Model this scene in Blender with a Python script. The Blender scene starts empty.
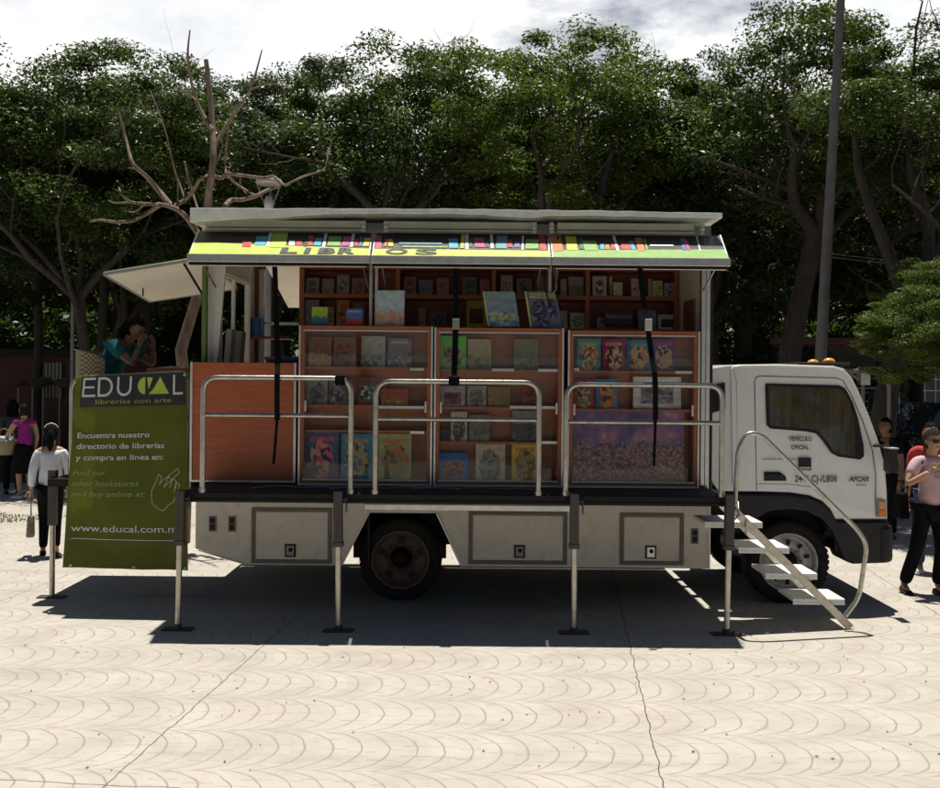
import bpy, bmesh, math, random
import numpy as np
from mathutils import Vector, Matrix
random.seed(7)
S = bpy.context.scene
COL = S.collection
F = 1000.0; CX = 470.0; HZ = 378.0; EYE = 2.1; ROLL = math.radians(0.5)
cr, sr = math.cos(ROLL), math.sin(ROLL)
def at(px, py, Y):                     # pixel of the photograph + real distance -> point
    dx, dy = px-CX, py-HZ
    x = dx*cr+dy*sr; y = -dx*sr+dy*cr
    return Vector((x*Y/F, Y, EYE-y*Y/F))
def lx(px, py, Y): return at(px, py, Y).x
def lz(px, py, Y): return at(px, py, Y).z

# ------------------------------------------------------------------ materials
def ND(nt, t, **kw):
    n = nt.nodes.new(t)
    for k, v in kw.items(): setattr(n, k, v)
    return n
def math_n(nt, op, a, b=None, c=None, clamp=False):
    n = nt.nodes.new('ShaderNodeMath'); n.operation = op; n.use_clamp = clamp
    for i, v in enumerate((a, b, c)):
        if v is None: continue
        if isinstance(v, (int, float)): n.inputs[i].default_value = v
        else: nt.links.new(v, n.inputs[i])
    return n.outputs[0]
def mixc(nt, fac, a, b, mode='MIX'):
    n = nt.nodes.new('ShaderNodeMix'); n.data_type = 'RGBA'; n.blend_type = mode
    for s, v in ((0, fac), (6, a), (7, b)):
        if isinstance(v, (int, float)): n.inputs[s].default_value = v
        elif isinstance(v, (tuple, list)): n.inputs[s].default_value = (*v[:3], 1)
        else: nt.links.new(v, n.inputs[s])
    return n.outputs[2]
def newmat(name):
    m = bpy.data.materials.new(name); m.use_nodes = True
    nt = m.node_tree; p = nt.nodes['Principled BSDF']
    return m, nt, p
def ramp(nt, fac, stops):
    r = nt.nodes.new('ShaderNodeValToRGB'); e = r.color_ramp.elements
    while len(e) < len(stops): e.new(0.5)
    for el, (pos, c) in zip(e, stops):
        el.position = pos; el.color = (*c[:3], 1) if isinstance(c, (tuple, list)) else (c, c, c, 1)
    nt.links.new(fac, r.inputs[0]); return r.outputs[0]
def cramp(nt, fac, stops):
    c = ramp(nt, fac, stops); c.node.color_ramp.interpolation = 'CONSTANT'; return c
def noise(nt, vec, scale, detail=4, rough=.55):
    n = nt.nodes.new('ShaderNodeTexNoise'); n.inputs['Scale'].default_value = scale
    n.inputs['Detail'].default_value = detail; n.inputs['Roughness'].default_value = rough
    if vec is not None: nt.links.new(vec, n.inputs['Vector'])
    return n.outputs['Fac']
def mat(name, col, rough=.5, metal=0, var=.12, nscale=6, bump=.0, bscale=60, dirt=None, coat=0, spec=.5, stretch=None):
    m, nt, p = newmat(name)
    tc = ND(nt, 'ShaderNodeTexCoord').outputs['Object']
    if stretch:
        mp = ND(nt, 'ShaderNodeMapping'); mp.inputs['Scale'].default_value = stretch
        nt.links.new(tc, mp.inputs[0]); tc = mp.outputs[0]
    f = noise(nt, tc, nscale)
    lo = tuple(c*(1-var) for c in col); hi = tuple(min(1, c*(1+var)) for c in col)
    c = ramp(nt, f, [(.3, lo), (.7, hi)])
    if dirt:
        d = ramp(nt, noise(nt, tc, nscale*2.3, 8, .7), [(.5, 0.0), (.75, 1.0)])
        c = mixc(nt, math_n(nt, 'MULTIPLY', d, dirt[1]), c, dirt[0])
    nt.links.new(c, p.inputs['Base Color'])
    r = math_n(nt, 'MULTIPLY_ADD', noise(nt, tc, nscale*3, 6), .3, rough-.15, clamp=True)
    nt.links.new(r, p.inputs['Roughness'])
    p.inputs['Metallic'].default_value = metal
    p.inputs['Coat Weight'].default_value = coat
    p.inputs['Specular IOR Level'].default_value = spec
    if bump:
        b = ND(nt, 'ShaderNodeBump'); b.inputs['Strength'].default_value = bump; b.inputs['Distance'].default_value = .01
        nt.links.new(noise(nt, tc, bscale, 5), b.inputs['Height']); nt.links.new(b.outputs[0], p.inputs['Normal'])
    return m
M = {}
M['white'] = mat('white paint', (.74,.73,.68), .38, var=.05, nscale=2, dirt=((.42,.36,.28), .35), coat=.3)
M['cab'] = mat('white cab paint', (.80,.79,.75), .3, var=.04, nscale=1.5, dirt=((.5,.44,.36), .25), coat=.6)
M['skirt'] = mat('aged cream paint', (.62,.56,.47), .45, var=.08, nscale=3, dirt=((.30,.24,.17), .5))
M['skirt_d'] = mat('brown rubber trim', (.14,.115,.095), .6, var=.2)
M['alu'] = mat('brushed aluminium', (.66,.65,.62), .38, metal=.85, var=.1, nscale=8, dirt=((.3,.26,.2), .3))
M['steel'] = mat('stainless tube', (.47,.44,.38), .36, metal=.9, var=.18, nscale=9, dirt=((.16,.12,.09), .5))
M['grey'] = mat('grey metal', (.24,.235,.22), .5, metal=.3, var=.15)
M['dark'] = mat('black painted metal', (.008,.0075,.008), .55, var=.3, spec=.25)
M['sleeve'] = mat('dark brown steel sleeve', (.05,.036,.036), .5, var=.25, nscale=14, dirt=((.12,.07,.04), .4))
M['black'] = mat('black webbing', (.004,.004,.005), .85, var=.2, spec=.15)
M['tyre'] = mat('tyre rubber', (.012,.0115,.011), .85, var=.25, nscale=10, dirt=((.05,.042,.034), .35), spec=.3)
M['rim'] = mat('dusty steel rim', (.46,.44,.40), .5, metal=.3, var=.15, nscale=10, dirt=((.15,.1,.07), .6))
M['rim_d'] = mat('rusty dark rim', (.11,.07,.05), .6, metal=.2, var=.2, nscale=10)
M['plast'] = mat('black plastic', (.010,.010,.011), .5, var=.3, nscale=5, spec=.35)
M['cream'] = mat('cream lining panel', (.72,.68,.56), .5, var=.06, nscale=3, dirt=((.4,.34,.22), .35))
def woodmat(name, col):
    m, nt, p = newmat(name)
    tc = ND(nt, 'ShaderNodeTexCoord').outputs['Object']
    mp = ND(nt, 'ShaderNodeMapping'); mp.inputs['Scale'].default_value = (1, 1, 9); nt.links.new(tc, mp.inputs[0])
    f = noise(nt, mp.outputs[0], 6, 8, .6)
    c = ramp(nt, f, [(.3, tuple(x*.72 for x in col)), (.7, tuple(x*1.15 for x in col))])
    nt.links.new(c, p.inputs['Base Color']); p.inputs['Roughness'].default_value = .42
    return m
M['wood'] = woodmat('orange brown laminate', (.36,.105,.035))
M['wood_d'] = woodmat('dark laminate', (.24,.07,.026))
M['orange'] = woodmat('red orange laminate', (.46,.11,.035))
M['green'] = mat('green painted post', (.10,.17,.03), .5)
M['skin'] = mat('tan skin', (.42,.24,.15), .55, var=.08)
M['skin_d'] = mat('brown skin', (.17,.085,.052), .55, var=.08)
M['hair'] = mat('black hair', (.005,.0045,.004), .75, spec=.08, bump=.8, bscale=60, var=.4, nscale=30, stretch=(8,8,1))
M['hair_b'] = mat('brown hair', (.022,.011,.007), .65, spec=.15, bump=.8, bscale=60, var=.4, nscale=30, stretch=(8,8,1))
M['blkcloth'] = mat('black cloth', (.006,.0055,.0065), .9, spec=.15, var=.3, nscale=8, bump=.4, bscale=25)
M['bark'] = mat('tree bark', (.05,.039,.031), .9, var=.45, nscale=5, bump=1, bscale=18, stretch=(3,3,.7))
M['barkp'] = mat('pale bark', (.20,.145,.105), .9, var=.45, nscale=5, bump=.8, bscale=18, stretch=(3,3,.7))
M['bartan'] = M['barkp']
M['carglass_d'] = mat('dark car glass', (.012,.014,.016), .08, coat=1)
M['yarn'] = mat('wicker', (.28,.22,.13), .7, var=.3, nscale=40)
def glassmat(name, refl=.12, tint=(1,1,1), haze=0.0, k=1.0):
    m, nt, p = newmat(name); nt.nodes.remove(p)
    out = nt.nodes['Material Output']
    tr = ND(nt, 'ShaderNodeBsdfTransparent'); tr.inputs[0].default_value = (*tint, 1)
    gl = ND(nt, 'ShaderNodeBsdfGlossy'); gl.inputs['Roughness'].default_value = .03; gl.inputs[0].default_value = (.9,.9,.9,1)
    fr = ND(nt, 'ShaderNodeFresnel'); fr.inputs[0].default_value = 1.5
    mx = ND(nt, 'ShaderNodeMixShader')
    nt.links.new(math_n(nt, 'MULTIPLY_ADD', fr.outputs[0], k, refl, clamp=True), mx.inputs[0])
    nt.links.new(tr.outputs[0], mx.inputs[1]); nt.links.new(gl.outputs[0], mx.inputs[2])
    last = mx.outputs[0]
    if haze:
        df = ND(nt, 'ShaderNodeBsdfDiffuse'); df.inputs[0].default_value = (.35,.3,.25,1)
        m2 = ND(nt, 'ShaderNodeMixShader')
        tc = ND(nt, 'ShaderNodeTexCoord').outputs['Object']
        nt.links.new(math_n(nt, 'MULTIPLY', ramp(nt, noise(nt, tc, 3, 5), [(.35, 0.0), (.75, 1.0)]), haze), m2.inputs[0])
        nt.links.new(last, m2.inputs[1]); nt.links.new(df.outputs[0], m2.inputs[2]); last = m2.outputs[0]
    nt.links.new(last, out.inputs[0]); return m
M['glass'] = glassmat('case glass', .0, haze=.015, k=.42)
M['carglass'] = glassmat('tinted side glass', .06, (.45,.42,.36))
M['acryl'] = glassmat('acrylic lip', .0, (.93,.93,.93), haze=.03, k=.5)

# ------------------------------------------------------------------ mesh building
WL = {}
def base_of(p): return WL.get(p.name, Vector((0,0,0))) if p else Vector((0,0,0))
class MB:
    def __init__(s): s.v = []; s.f = []; s.mi = []; s.cur = 0; s.smooth = []
    def add(s, vs, fs, smooth=False):
        n = len(s.v); s.v += [tuple(v) for v in vs]
        for f in fs: s.f.append([i+n for i in f]); s.mi.append(s.cur); s.smooth.append(smooth)
    def m(s, i): s.cur = i; return s
    def box(s, x0, x1, y0, y1, z0, z1):
        v = [(x,y,z) for z in (z0,z1) for y in (y0,y1) for x in (x0,x1)]
        s.add(v, [(0,2,3,1),(4,5,7,6),(0,1,5,4),(2,6,7,3),(0,4,6,2),(1,3,7,5)]); return s
    def hexa(s, a, b):             # two quads (bottom/top or front/back) of four points
        s.add(list(a)+list(b), [(3,2,1,0),(4,5,6,7),(0,1,5,4),(1,2,6,5),(2,3,7,6),(3,0,4,7)]); return s
    def slab(s, q, off):           # quad pushed by vector
        off = Vector(off); return s.hexa([Vector(p) for p in q], [Vector(p)+off for p in q])
    def prism(s, poly, off):       # polygon extruded by vector
        off = Vector(off); n = len(poly); P = [Vector(p) for p in poly]
        s.add(P+[p+off for p in P], [tuple(range(n))[::-1], tuple(range(n,2*n))]+[(i,(i+1)%n,n+(i+1)%n,n+i) for i in range(n)]); return s
    def tube(s, path, r, seg=10, caps=True):
        P = [Vector(p) for p in path]; n = len(P)
        R = r if isinstance(r, (list, tuple)) else [r]*n
        vs = []; up = None
        for i in range(n):
            d = (P[min(i+1,n-1)]-P[max(i-1,0)]).normalized()
            if up is None: up = Vector((0,0,1)) if abs(d.z) < .9 else Vector((0,1,0))
            a = d.cross(up)
            if a.length < 1e-4: a = d.cross(Vector((1,0,0)))
            a.normalize(); b = a.cross(d).normalized(); up = b
            for k in range(seg):
                t = 2*math.pi*k/seg; vs.append(P[i]+(a*math.cos(t)+b*math.sin(t))*R[i])
        fs = [(i*seg+k, i*seg+(k+1)%seg, (i+1)*seg+(k+1)%seg, (i+1)*seg+k) for i in range(n-1) for k in range(seg)]
        s.add(vs, fs, True)
        if caps:
            s.add(vs[:seg], [tuple(range(seg))[::-1]]); s.add(vs[-seg:], [tuple(range(seg))])
        return s
    def lathe(s, c, axis, prof, seg=40):    # prof: (along, radius)
        c = Vector(c); ax = Vector(axis).normalized()
        a = ax.cross(Vector((0,0,1)) if abs(ax.z) < .9 else Vector((1,0,0))).normalized(); b = ax.cross(a)
        vs = []
        for (t, r) in prof:
            for k in range(seg):
                w = 2*math.pi*k/seg; vs.append(c+ax*t+(a*math.cos(w)+b*math.sin(w))*r)
        n = len(prof)
        s.add(vs, [(i*seg+k, i*seg+(k+1)%seg, (i+1)*seg+(k+1)%seg, (i+1)*seg+k) for i in range(n-1) for k in range(seg)], True); return s
    def ball(s, c, r, seg=16, rings=10):
        c = Vector(c); r = Vector(r) if not isinstance(r, (int,float)) else Vector((r,r,r)); vs = []
        for i in range(rings+1):
            ph = math.pi*i/rings
            for k in range(seg):
                t = 2*math.pi*k/seg
                vs.append((c.x+r.x*math.sin(ph)*math.cos(t), c.y+r.y*math.sin(ph)*math.sin(t), c.z+r.z*math.cos(ph)))
        s.add(vs, [(i*seg+k, (i+1)*seg+k, (i+1)*seg+(k+1)%seg, i*seg+(k+1)%seg) for i in range(rings) for k in range(seg)], True); return s
    def build(s, name, mats, parent=None, bevel=0, org=None):
        if not isinstance(mats, (list, tuple)): mats = [mats]
        mats = [M[x] if isinstance(x, str) else x for x in mats]
        V = np.array([tuple(v) for v in s.v], dtype=float)
        o3 = Vector(org) if org else Vector(((V[:,0].min()+V[:,0].max())/2, (V[:,1].min()+V[:,1].max())/2, V[:,2].min()))
        me = bpy.data.meshes.new(name)
        me.from_pydata([tuple(v) for v in (V-np.array(o3))], [], s.f)
        for x in mats: me.materials.append(x)
        me.polygons.foreach_set('material_index', s.mi); me.polygons.foreach_set('use_smooth', s.smooth)
        bm = bmesh.new(); bm.from_mesh(me); bmesh.ops.recalc_face_normals(bm, faces=bm.faces); bm.to_mesh(me); bm.free()
        me.update()
        return link(name, me, parent, o3, bevel)
def link(name, me, parent, o3, bevel=0):
    o = bpy.data.objects.new(name, me); COL.objects.link(o)
    WL[o.name] = Vector(o3)
    if parent: o.parent = parent; o.location = Vector(o3)-base_of(parent)
    else: o.location = o3
    if bevel:
        b = o.modifiers.new('edge', 'BEVEL'); b.width = bevel; b.segments = 2; b.limit_method = 'ANGLE'; b.angle_limit = math.radians(40)
    return o
def empty(name, loc, parent=None):
    o = bpy.data.objects.new(name, None); COL.objects.link(o); o.empty_display_size = .1
    WL[o.name] = Vector(loc)
    if parent: o.parent = parent; o.location = Vector(loc)-base_of(parent)
    else: o.location = loc
    return o
def tag(o, label=None, cat=None, group=None, kind=None):
    if label: o['label'] = label
    if cat: o['category'] = cat
    if group: o['group'] = group
    if kind: o['kind'] = kind
    return o
def arc_path(pts, rad, n=6):      # round the corners of a polyline
    P = [Vector(p) for p in pts]; out = [P[0]]
    for i in range(1, len(P)-1):
        a = (P[i-1]-P[i]); b = (P[i+1]-P[i]); r = min(rad, a.length*.49, b.length*.49)
        p0 = P[i]+a.normalized()*r; p2 = P[i]+b.normalized()*r
        for k in range(n+1):
            t = k/n; out.append(p0*(1-t)**2+P[i]*2*t*(1-t)+p2*t*t)
    out.append(P[-1]); return out
def text_into(mb, txt, origin, ux, uz, size, width=None, shear=0, depth=.002, align='LEFT', bold=0):
    """filled letters laid on a plane (origin, ux right, uz up), added to mesh mb"""
    cu = bpy.data.curves.new('t', 'FONT'); cu.body = txt; cu.size = 1; cu.align_x = align; cu.shear = shear; cu.offset = bold
    cu.resolution_u = 3
    ob = bpy.data.objects.new('t', cu); me = bpy.data.meshes.new_from_object(ob)
    ux = Vector(ux).normalized(); uz = Vector(uz).normalized(); n = ux.cross(uz)
    vs = [v.co.copy() for v in me.vertices]
    if vs:
        w = max(v.x for v in vs)-min(v.x for v in vs); x0 = min(v.x for v in vs)
        sx = size if width is None else width/w
        if align == 'LEFT' and width: pass
        else: x0 = 0
        vv = [Vector(origin)+ux*((v.x-x0)*sx)+uz*(v.y*size)+n*depth for v in vs]
        mb.add(vv, [tuple(p.vertices) for p in me.polygons])
    bpy.data.objects.remove(ob); bpy.data.curves.remove(cu); bpy.data.meshes.remove(me)

# ------------------------------------------------------------------ camera, light, sky
cam = bpy.data.cameras.new('camera'); co = bpy.data.objects.new('camera', cam); COL.objects.link(co); S.camera = co
cam.sensor_fit = 'HORIZONTAL'; cam.sensor_width = 36; cam.lens = 36*F/940; cam.clip_end = 600; cam.clip_start = .1
cam.shift_y = -(394-HZ)/940
co.matrix_world = Matrix.Translation((0,0,EYE)) @ Matrix.Rotation(math.radians(90), 4, 'X') @ Matrix.Rotation(ROLL, 4, 'Z')
SUN = Vector((.02,.24,1)).normalized()
w = bpy.data.worlds.new('World'); S.world = w; w.use_nodes = True
bg = w.node_tree.nodes['Background']
sky = w.node_tree.nodes.new('ShaderNodeTexSky'); sky.sky_type = 'NISHITA'; sky.sun_disc = False
sky.sun_elevation = math.asin(SUN.z); sky.sun_rotation = math.atan2(SUN.x, SUN.y); sky.air_density = .6; sky.dust_density = .4; sky.ozone_density = 1
wt = w.node_tree      # bright cloud bank added to whiten the low sky beyond the park
tcw = ND(wt, 'ShaderNodeTexCoord').outputs['Generated']; sw = ND(wt, 'ShaderNodeSeparateXYZ'); wt.links.new(tcw, sw.inputs[0])
mpw = ND(wt, 'ShaderNodeMapping'); mpw.inputs['Scale'].default_value = (1,1,2.4); wt.links.new(tcw, mpw.inputs[0])
cl = ramp(wt, noise(wt, mpw.outputs[0], 3.2, 9, .6), [(.30, 0.0), (.46, 1.0)])
side_ = ramp(wt, sw.outputs[1], [(.2, 0.0), (.75, 1.0)]); low_ = ramp(wt, sw.outputs[2], [(.42, 1.0), (.62, 0.0)])
fw = math_n(wt, 'MULTIPLY', math_n(wt, 'MULTIPLY', cl, side_), low_)
cv_ = ramp(wt, noise(wt, mpw.outputs[0], 7, 6, .6), [(.3, (13.0,13.4,14.0)), (.7, (19.0,19.0,18.6))])
wt.links.new(mixc(wt, fw, sky.outputs[0], cv_), bg.inputs[0]); bg.inputs[1].default_value = .05
sl = bpy.data.lights.new('sun', 'SUN'); sl.energy = 5; sl.angle = math.radians(.5); sl.color = (1,.95,.86)
so = bpy.data.objects.new('sun', sl); COL.objects.link(so); so.rotation_euler = SUN.to_track_quat('Z', 'Y').to_euler(); so.location = (0,0,30)
S.view_settings.view_transform = 'Standard'; S.view_settings.look = 'None'; S.view_settings.exposure = .36; S.view_settings.gamma = 1
S.cycles.max_bounces = 7; S.cycles.transparent_max_bounces = 24; S.cycles.diffuse_bounces = 4

exec_sections = True
# ------------------------------------------------------------------ ground
def plaza_mat():
    m, nt, p = newmat('stamped fan concrete')
    geo = ND(nt, 'ShaderNodeNewGeometry').outputs['Position']
    mp = ND(nt, 'ShaderNodeMapping'); mp.inputs['Rotation'].default_value = (0,0,math.radians(5.5)); nt.links.new(geo, mp.inputs[0])
    dn = ND(nt, 'ShaderNodeTexNoise'); dn.inputs['Scale'].default_value = 5; nt.links.new(geo, dn.inputs['Vector'])
    dv = ND(nt, 'ShaderNodeVectorMath', operation='SCALE'); nt.links.new(dn.outputs['Color'], dv.inputs[0]); dv.inputs['Scale'].default_value = .045
    ad = ND(nt, 'ShaderNodeVectorMath', operation='ADD'); nt.links.new(mp.outputs[0], ad.inputs[0]); nt.links.new(dv.outputs[0], ad.inputs[1])
    sp = ND(nt, 'ShaderNodeSeparateXYZ'); nt.links.new(ad.outputs[0], sp.inputs[0])
    # fans use the unrotated frame
    ad2 = ND(nt, 'ShaderNodeVectorMath', operation='ADD'); nt.links.new(geo, ad2.inputs[0]); nt.links.new(dv.outputs[0], ad2.inputs[1])
    sp2 = ND(nt, 'ShaderNodeSeparateXYZ'); nt.links.new(ad2.outputs[0], sp2.inputs[0])
    x, y = sp2.outputs[0], sp2.outputs[1]
    H = .60; D = .158; RAD = .30
    v = math_n(nt, 'DIVIDE', math_n(nt, 'ADD', y, .05), H)
    row = math_n(nt, 'FLOOR', v); fy = math_n(nt, 'FRACT', v)
    wv = math_n(nt, 'MULTIPLY_ADD', fy, 2, -1)
    w2 = math_n(nt, 'MULTIPLY', wv, wv)
    cur = math_n(nt, 'MULTIPLY', math_n(nt, 'SQRT', math_n(nt, 'SUBTRACT', 1.04, w2)), RAD)
    rnd = math_n(nt, 'FRACT', math_n(nt, 'MULTIPLY', math_n(nt, 'SINE', math_n(nt, 'MULTIPLY', row, 12.9)), 43.7))
    t = math_n(nt, 'ADD', math_n(nt, 'DIVIDE', math_n(nt, 'SUBTRACT', x, cur), D), rnd)
    ft = math_n(nt, 'FRACT', t); it = math_n(nt, 'FLOOR', t)
    d1 = math_n(nt, 'MULTIPLY', math_n(nt, 'ABSOLUTE', math_n(nt, 'SUBTRACT', ft, .5)), D)        # 0 on the arc line
    # true distance shrinks toward the row edges
    d1 = math_n(nt, 'MULTIPLY', d1, math_n(nt, 'SQRT', math_n(nt, 'SUBTRACT', 1.06, w2)))
    n1 = noise(nt, geo, 9, 4); n2 = noise(nt, geo, 2.2, 5); n3 = noise(nt, geo, 60, 6, .65)
    th = math_n(nt, 'MULTIPLY_ADD', n1, .024, -.0045)
    arc = math_n(nt, 'SUBTRACT', 1, math_n(nt, 'SMOOTH_MIN', math_n(nt, 'DIVIDE', d1, math_n(nt, 'MAXIMUM', th, .0012)), 1, .1), clamp=True)
    # radial dashes between arcs
    hsh = math_n(nt, 'FRACT', math_n(nt, 'MULTIPLY', math_n(nt, 'SINE', math_n(nt, 'MULTIPLY_ADD', it, 7.13, row)), 91.7))
    q = math_n(nt, 'FRACT', math_n(nt, 'ADD', math_n(nt, 'MULTIPLY', fy, 4), hsh))
    d2 = math_n(nt, 'MULTIPLY', math_n(nt, 'ABSOLUTE', math_n(nt, 'SUBTRACT', q, .5)), H/4)
    dash = math_n(nt, 'LESS_THAN', d2, math_n(nt, 'MULTIPLY_ADD', n1, .03, -.011))
    dash = math_n(nt, 'MULTIPLY', dash, .6)
    ln = math_n(nt, 'MAXIMUM', arc, dash)
    # expansion joints
    jx = math_n(nt, 'ABSOLUTE', math_n(nt, 'SUBTRACT', math_n(nt, 'FRACT', math_n(nt, 'ADD', math_n(nt, 'DIVIDE', sp.outputs[0], 2.85), .3105)), .5))
    jy = math_n(nt, 'ABSOLUTE', math_n(nt, 'SUBTRACT', math_n(nt, 'FRACT', math_n(nt, 'ADD', math_n(nt, 'DIVIDE', sp.outputs[1], 4.3), .35)), .5))
    jt = math_n(nt, 'MAXIMUM', math_n(nt, 'LESS_THAN', jx, .0013), math_n(nt, 'LESS_THAN', jy, .0009))
    base = ramp(nt, n2, [(.3, (.385,.36,.31)), (.5, (.44,.415,.36)), (.72, (.48,.455,.40))])
    base = mixc(nt, math_n(nt, 'MULTIPLY', ramp(nt, n3, [(.45, 0.0), (.8, 1.0)]), .3), base, (.34,.28,.22))
    mpt = ND(nt, 'ShaderNodeMapping'); mpt.inputs['Scale'].default_value = (.35,2.2,1); nt.links.new(geo, mpt.inputs[0])
    st = ramp(nt, noise(nt, geo, .9, 7, .7), [(.56, 0.0), (.7, 1.0)])
    base = mixc(nt, math_n(nt, 'MULTIPLY', st, .3), base, (.36,.25,.19))
    sl_ = ND(nt, 'ShaderNodeTexVoronoi'); sl_.inputs['Scale'].default_value = .55; nt.links.new(ad2.outputs[0], sl_.inputs['Vector']); ssc = ND(nt, 'ShaderNodeSeparateColor'); nt.links.new(sl_.outputs['Color'], ssc.inputs[0])
    cel = math_n(nt, 'FRACT', math_n(nt, 'MULTIPLY', math_n(nt, 'SINE', math_n(nt, 'ADD', math_n(nt, 'MULTIPLY', it, 3.71), math_n(nt, 'MULTIPLY', row, 17.3))), 57.1))
    base = mixc(nt, math_n(nt, 'MULTIPLY', cel, .16), base, (.30,.26,.22))
    spt = ramp(nt, noise(nt, geo, 3.1, 8, .75), [(.62, 0.0), (.70, 1.0)]); base = mixc(nt, math_n(nt, 'MULTIPLY', spt, .4), base, (.20,.15,.12))
    trk = ramp(nt, noise(nt, mpt.outputs[0], 1.3, 6, .7), [(.52, 0.0), (.68, 1.0)]); base = mixc(nt, math_n(nt, 'MULTIPLY', trk, .28), base, (.22,.19,.17))
    c = mixc(nt, math_n(nt, 'MULTIPLY', ln, math_n(nt, 'MULTIPLY_ADD', n2, .85, .12)), base, (.25,.13,.095))
    c = mixc(nt, jt, c, (.10,.06,.05))
    nt.links.new(c, p.inputs['Base Color']); p.inputs['Roughness'].default_value = .62
    b = ND(nt, 'ShaderNodeBump'); b.inputs['Strength'].default_value = .5; b.inputs['Distance'].default_value = .01
    hh = math_n(nt, 'SUBTRACT', math_n(nt, 'MULTIPLY', n3, .25), math_n(nt, 'MAXIMUM', ln, jt))
    nt.links.new(hh, b.inputs['Height']); nt.links.new(b.outputs[0], p.inputs['Normal'])
    return m
M['plaza'] = plaza_mat()
M['soil'] = mat('dark park soil', (.045,.036,.026), .95, var=.4, nscale=1.5, bump=.6, bscale=8)
M['asphalt'] = mat('asphalt', (.05,.048,.046), .9, var=.2, nscale=3, bump=.5, bscale=80)
# plaza runs to 19 m on the left and 16.4 m on the right, where the street lies lower
mb = MB(); mb.prism([(-40,-10,0),(40,-10,0),(40,16.4,0),(4.6,16.4,0),(4.6,19.3,0),(-40,19.3,0)], (0,0,-.2)); tag(mb.build('plaza_pavement', 'plaza'), kind='structure')
mb = MB(); mb.box(4.6,40,16.4,16.55,-.5,.004); mb.box(4.45,4.6,16.4,19.3,-.5,.006)
tag(mb.build('kerb', mat('kerb concrete', (.3,.27,.23), .8)), kind='structure')
mb = MB(); mb.add([(-400,-200,-.32),(400,-200,-.32),(400,400,-.32),(-400,400,-.32)], [(0,1,2,3)]); tag(mb.build('ground', 'soil'), kind='structure')
mb = MB(); mb.box(4.7,60,16.55,24,-.4,-.3); tag(mb.build('road', 'asphalt'), kind='structure')
mb = MB(); mb.box(-60,4.4,19.3,60,-.4,-.02); tag(mb.build('park_ground', 'soil'), kind='structure')
# leaf litter and small grass tufts on the plaza
mb = MB()
for i in range(260):
    x, y = random.choice([(random.uniform(-6,-2.8), random.uniform(6,12)), (random.uniform(3,8), random.uniform(6.5,14)), (random.uniform(-3,3), random.uniform(5.3,8))])
    a = random.uniform(0,6.28); s_ = random.uniform(.006,.016)
    ca, sa = math.cos(a)*s_, math.sin(a)*s_
    mb.add([(x-ca,y-sa,.003),(x+sa*.5,y-ca*.5,.006),(x+ca,y+sa,.004),(x-sa*.5,y+ca*.5,.008)], [(0,1,2,3)])
tag(mb.build('leaf_litter', mat('dry leaf', (.16,.10,.045), .9)), 'scattered dry leaf bits on the pale plaza paving', 'litter', kind='stuff')

# ------------------------------------------------------------------ TRUCK
YS = 9.26; YB = 11.32
TR = empty('mobile_bookshop_truck', (.7,10.2,0))
tag(TR, 'white bookshop truck with raised awnings, fold-down railed deck and glass book cases along its side', 'truck')
XL, XR = -2.48, 2.19
def SX(px): return (px-CX)*YS/F           # at the truck side (roll taken out for x by <1 px)
def q_side(px, py, Y=YS): return at(px, py, Y)
ZT, ZB = .945, .355
# skirt panels (front/left of arch, right of arch)
def poly_xz(pts, y): return [Vector((x,y,z)) for x, z in pts]
arch_l, arch_r = SX(370.5), SX(438)
mb = MB()
mb.prism(poly_xz([(-2.53,ZT),(-2.53,.50),(SX(247),ZB),(SX(343.5),ZB),(arch_l,.845),(arch_r,.845),(SX(463.5),ZB),(2.235,ZB),(2.235,ZT)], YS), (0,.03,0))
SK = mb.build('skirt_panel', 'skirt', TR, bevel=.004)
mb = MB(); mb.box(-2.54,2.245,YS-.025,YS+.03,ZT-.004,ZT+.03); mb.box(SX(366),SX(572),YS-.012,YS-.001,.87,.925); mb.build('skirt_rail', 'alu', TR, bevel=.004)
mb = MB()   # light edging along the arch
mb.tube([(arch_l,YS-.004,.845),(SX(343.5),YS-.004,ZB)], .007, 6); mb.build('skirt_edging', 'alu', TR); mb = MB(); mb.tube([(arch_r,YS-.004,.845),(SX(463.5),YS-.004,ZB)], .012, 6); mb.build('skirt_edging', 'alu', TR); mb = MB(); mb.tube([(2.23,YS-.004,ZB),(2.23,YS-.004,ZT)], .008, 6); mb.build('skirt_edging', 'alu', TR); mb = MB(); mb.tube([(-2.5,YS-.004,ZB+.13),(SX(247),YS-.004,ZB+.002)], .005, 6)
mb.build('skirt_edging', 'alu', TR)
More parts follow.
